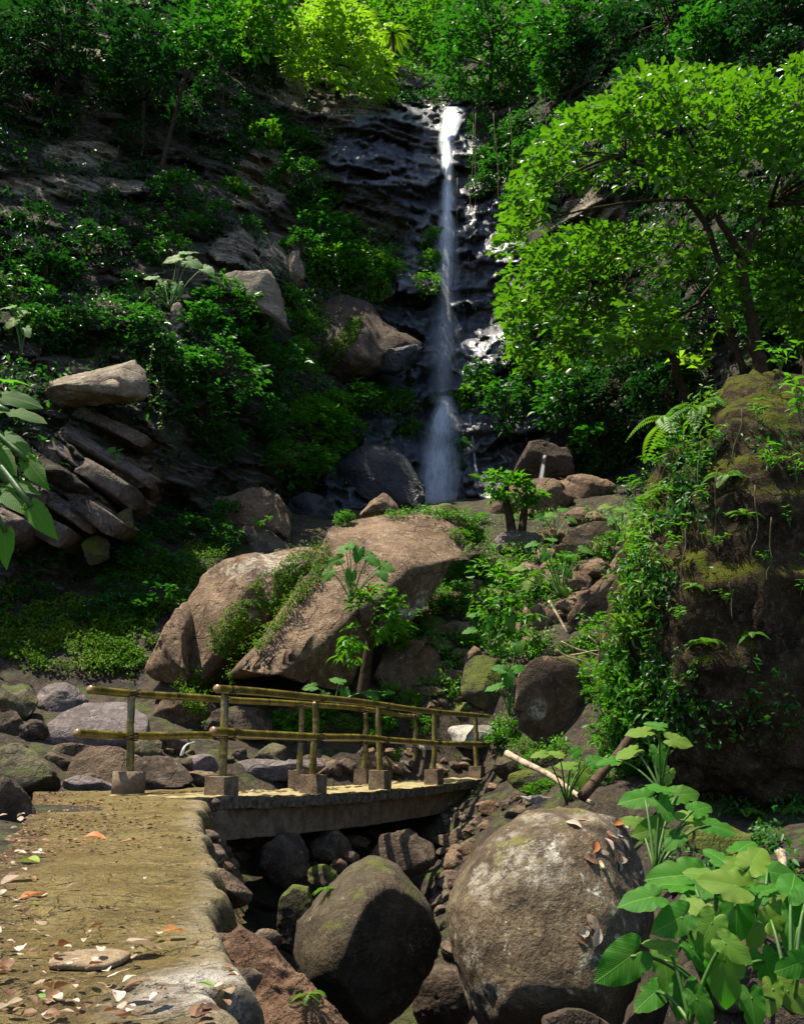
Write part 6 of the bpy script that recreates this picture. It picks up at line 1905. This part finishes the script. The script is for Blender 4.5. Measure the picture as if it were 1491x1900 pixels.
for i, (a, b, c, d) in enumerate([(1330, 870, 1322, 1010), (1352, 1080, 1358, 1150), (1300, 820, 1290, 930), (1400, 900, 1392, 1040), (1270, 980, 1262, 1120), (1430, 960, 1424, 1080), (1375, 760, 1368, 900)]):
    Yr = min(float(cast(a, b)[0][1]), float(cast(c, d)[0][1]), float(cast((a + c) / 2, (b + d) / 2)[0][1])) - .08
    stick(a, b, c, d, Yr, Yr, .008, 'twig', 'thin bare root hanging over the dark face of the earth mound', 'hanging_root', .16, 70 + i, 'roots of the earth mound', 'root')


def vine(px, y0, y1, label, seed, group):
    rng = np.random.default_rng(seed)
    Y = min(float(cast(px, y)[0][1]) for y in (y0, (y0 + y1) / 2, y1)) - .35
    s = np.linspace(0, 1, 18)
    P = np.array([at(px + 5 * math.sin(3 * t + seed), y0 + (y1 - y0) * t, Y) for t in s])
    mb = MB(); mb.tube(P, .012, 4, 1, .5, False)
    k = rng.integers(0, 18, 46)
    az = rng.uniform(0, 6.28, 46)
    D = np.stack([np.cos(az), -.4 + 0 * az, rng.uniform(-.8, .1, 46)], -1)
    V, Fx, A = leaves(P[k] + rng.normal(size=(46, 3)) * .03, D, np.array([0, -.6, .8]) + .4 * rng.normal(size=(46, 3)), rng.uniform(.07, .13, 46), rng.uniform(.05, .08, 46), rng.uniform(0, 1, 46), T_OVAL)
    mb.add(V, Fx, 0, A)
    tag(mb.build('vine', [M['leaf_bright'], M['twig']]), label, 'vine', group)


for i, (px, y0, y1) in enumerate([(283, 640, 760), (305, 620, 770), (296, 700, 800)]):
    vine(px, y0, y1, 'leafy vine hanging beside the tip of the pale bedded ledge', 600 + i, 'vines beside the pale ledge')
for i, (px, y0, y1) in enumerate([(690, 420, 520), (625, 470, 560), (760, 690, 820), (720, 740, 830)]):
    vine(px, y0, y1, 'leafy vine trailing over the wall left of the waterfall', 620 + i, 'vines left of the waterfall')

# ------------------------------------------------------------------ leaf litter
def dead_mesh(seed):
    rng = np.random.default_rng(seed)
    ny, nx = 9, 5
    v = np.linspace(0, 1, ny); u = np.linspace(-1, 1, nx)
    wdt = .30 * np.sin(np.pi * np.clip(v, .02, .98)) ** .7 * rng.uniform(.8, 1.2)
    X = u[None] * wdt[:, None]; Yv = np.broadcast_to(v[:, None] - .5, X.shape).copy()
    cu = rng.uniform(-.2, .55); be = rng.uniform(-.3, .35)
    Z = cu * X ** 2 * 3 + be * (Yv ** 2) + .05 * fbm(np.stack([X * 5, Yv * 5, 0 * X + seed], -1), 3, seed)
    Z -= Z.min()
    i = (np.arange(ny - 1)[:, None] * nx + np.arange(nx - 1)[None]).ravel()
    return np.stack([X, Yv, Z], -1).reshape(-1, 3), np.stack([i, i + 1, i + nx + 1, i + nx], -1)


def dead_mat(name, a, b, tl):
    m, nt = new_mat(name)
    geo = nt.nodes.new('ShaderNodeNewGeometry'); oi = nt.nodes.new('ShaderNodeObjectInfo').outputs['Random']
    n1 = noise(nt, geo.outputs['Position'], 40, 4, .6)
    c = mix(nt, oi, a, b); c = mix(nt, math_(nt, 'MULTIPLY', ramp(nt, n1, (.5, .7)), .6), c, tuple(q * .4 for q in a))
    p = N(nt, 'ShaderNodeBsdfPrincipled', Roughness=.6); p.inputs['Specular IOR Level'].default_value = .35
    L(nt, c, p.inputs['Base Color'])
    t = N(nt, 'ShaderNodeBsdfTranslucent', Color=(*tl, 1)); ms = N(nt, 'ShaderNodeMixShader', Fac=.25)
    L(nt, p.outputs[0], ms.inputs[1]); L(nt, t.outputs[0], ms.inputs[2]); out(nt, ms.outputs[0])
    return m


DL = {}
for kd, mt in (('pale', dead_mat('straw_dead_leaf', (.26, .19, .13), (.62, .52, .42), (.4, .3, .2))), ('brown', dead_mat('brown_dead_leaf', (.10, .05, .03), (.24, .13, .07), (.2, .08, .03))),
               ('orange', dead_mat('orange_dead_leaf', (.30, .10, .03), (.45, .19, .06), (.5, .15, .03))), ('green', dead_mat('fallen_green_leaf', (.10, .22, .02), (.28, .32, .03), (.2, .4, .02)))):
    for j in range(4):
        V, Fq = dead_mesh(j * 7 + 1)
        DL[kd, j] = mesh_np('fallen_leaf', V, Fq, mt)


def fallen(loc, kd, size, label, group, rng, flat=.35, nor=None):
    o = link('fallen_leaf', DL[kd, int(rng.integers(4))])
    o.location = loc
    o.rotation_euler = (rng.uniform(-flat, flat), rng.uniform(-flat, flat), rng.uniform(0, 6.28))
    if nor is not None:
        o.rotation_euler = (Vector(nor).to_track_quat('Z', 'Y').to_matrix() @ Matrix.Rotation(rng.uniform(0, 6.28), 3, 'Z')).to_euler()
    o.scale = (size, size, size)
    tag(o, label, 'leaf', group)


rl = np.random.default_rng(77)
LIT = {'pale': ('pale straw coloured dry leaf in the litter along the left of the path', 'pale leaf litter on the path'), 'brown': ('dark brown curled leaf in the litter along the left of the path', 'brown leaf litter on the path'),
       'orange': ('orange dead leaf lying on the path', 'orange leaves on the path'), 'green': ('freshly fallen green leaf lying on the path', 'green leaves on the path')}
cnt = 0
while cnt < 228:
    py = 1480 + 440 * rl.random() ** .8; px = rl.uniform(-120, 440)
    t_edge = np.interp(py, [1480, 1600, 1700, 1800, 1900], [90, 90, 110, 130, 260])
    pr_ = 1.0 if px < t_edge else (.45 if py > 1800 else .06)
    if py > 1740 and 100 < px < 430: pr_ = max(pr_, .25)
    if rl.random() > pr_: continue
    p = onz(px, py)
    kd = rl.choice(['pale', 'brown', 'orange', 'green'], p=[.53, .39, .03, .05])
    fallen(p + [0, 0, .008 + .02 * rl.random()], kd, (.019 + .032 * rl.random() ** 2) * (1.5 if p[1] > 4 else 1.0), *LIT[kd], rl, .4)
    cnt += 1
for px, py, kd, sz, lab in [(175, 1560, 'orange', .12, 'single orange leaf standing out in the middle of the path'), (322, 1738, 'orange', .06, 'crumpled rust red leaf near the right edge of the path'), (55, 1605, 'green', .10, 'yellow green leaf beside the left litter'), (62, 1670, 'orange', .09, 'large orange leaf at the left of the path'),
                            (260, 1765, 'pale', .10, 'large curled pale leaf right of the stone set in the path'), (30, 1640, 'pale', .13, 'very large bleached leaf at the left edge'), (380, 1840, 'green', .04, 'small green leaf on the white crust'), (295, 1862, 'pale', .045, 'pinkish leaf near the bottom of the path')]:
    fallen(onz(px, py) + [0, 0, .012], kd, sz, lab, None, rl, .3)
for i in range(26):
    t, w_ = rl.uniform(0, 7), rl.uniform(.1, .95)
    fallen(bp(t, w_, .004 - .07 * np.clip(1 - ((t - 3.4) / 3.6) ** 2, 0, 1) + .01), 'brown' if rl.random() < .6 else 'pale', rl.uniform(.06, .12), 'dry leaf lying on the bridge deck', 'dry leaves on the bridge deck', rl, .3)
for i in range(24):
    px, py = rl.uniform(1060, 1165), rl.uniform(1510, 1610) if i < 18 else rl.uniform(1700, 1750)
    p, n = cast(px, py)
    fallen(p + n * .006, 'brown' if rl.random() < .5 else 'orange' if rl.random() < .3 else 'pale', rl.uniform(.05, .10), 'dead leaf caught in the hollow of the speckled boulder', 'leaves on the speckled boulder', rl, .5, n)

# crumbs of leaf, bark and grit all over the path
rk = np.random.default_rng(88)
n = 2600
kk = rk.integers(12, nR - 6, n); tt = rk.beta(.8, 1.5, n)
P = np.column_stack([PL[kk] * (1 - tt[:, None]) + PR[kk] * tt[:, None], 0 * tt])
P[:, 2] = .002 + rk.uniform(0, .004, n)
keep = (fbm(P * 2.2, 3, 91) + .5 * (.45 - tt) + .25 * (P[:, 1] < 3)) > -.12
P = P[keep]; n = len(P)
D = np.column_stack([rk.normal(size=(n, 2)), rk.uniform(-.05, .25, n)])
Lr = rk.uniform(.006, .022, n) * np.clip(P[:, 1] / 2.6, .7, 2.2)
V, Fx, A = leaves(P, D, np.array([0, 0, 1.0]) + .3 * rk.normal(size=(n, 3)), Lr, Lr * rk.uniform(.3, .9, n), rk.uniform(0, 1, n), T_OVAL)
M['crumb'] = leaf_mat('dry_litter_crumb', (.035, .02, .012), (.22, .15, .09), (.2, .1, .05), .1, .8, .2)
tag(link('leaf_litter', mesh_np('leaf_litter', V, Fx, M['crumb'], attrs={'rnd': A})), 'crumbs of dead leaf and grit strewn over the path', kind='stuff')

# flat stone set into the path
V, Fx = ico(4)
V = np.sign(V) * np.abs(V) ** .6
c0, c1 = onz(95, 1782), onz(236, 1775)
Ls = np.linalg.norm(c1 - c0) / 2
V = V * np.array([Ls, .075, .012]); V = V + .010 * np.stack([fbm(V * 14, 3, 5), fbm(V * 14, 3, 6), .3 * fbm(V * 14, 3, 7)], -1)
M['setstone'] = rock_mat('pinkish_flat_stone', (.17, .12, .07), (.26, .19, .11), (.42, .33, .22), .1, 0, sc=6)
o = link('paving_stone', mesh_np('paving_stone', V, Fx, M['setstone'])); o.location = (c0 + c1) / 2 + np.array([0, 0, -.002])
tag(o, 'long flat pinkish stone set into the path', 'stone')
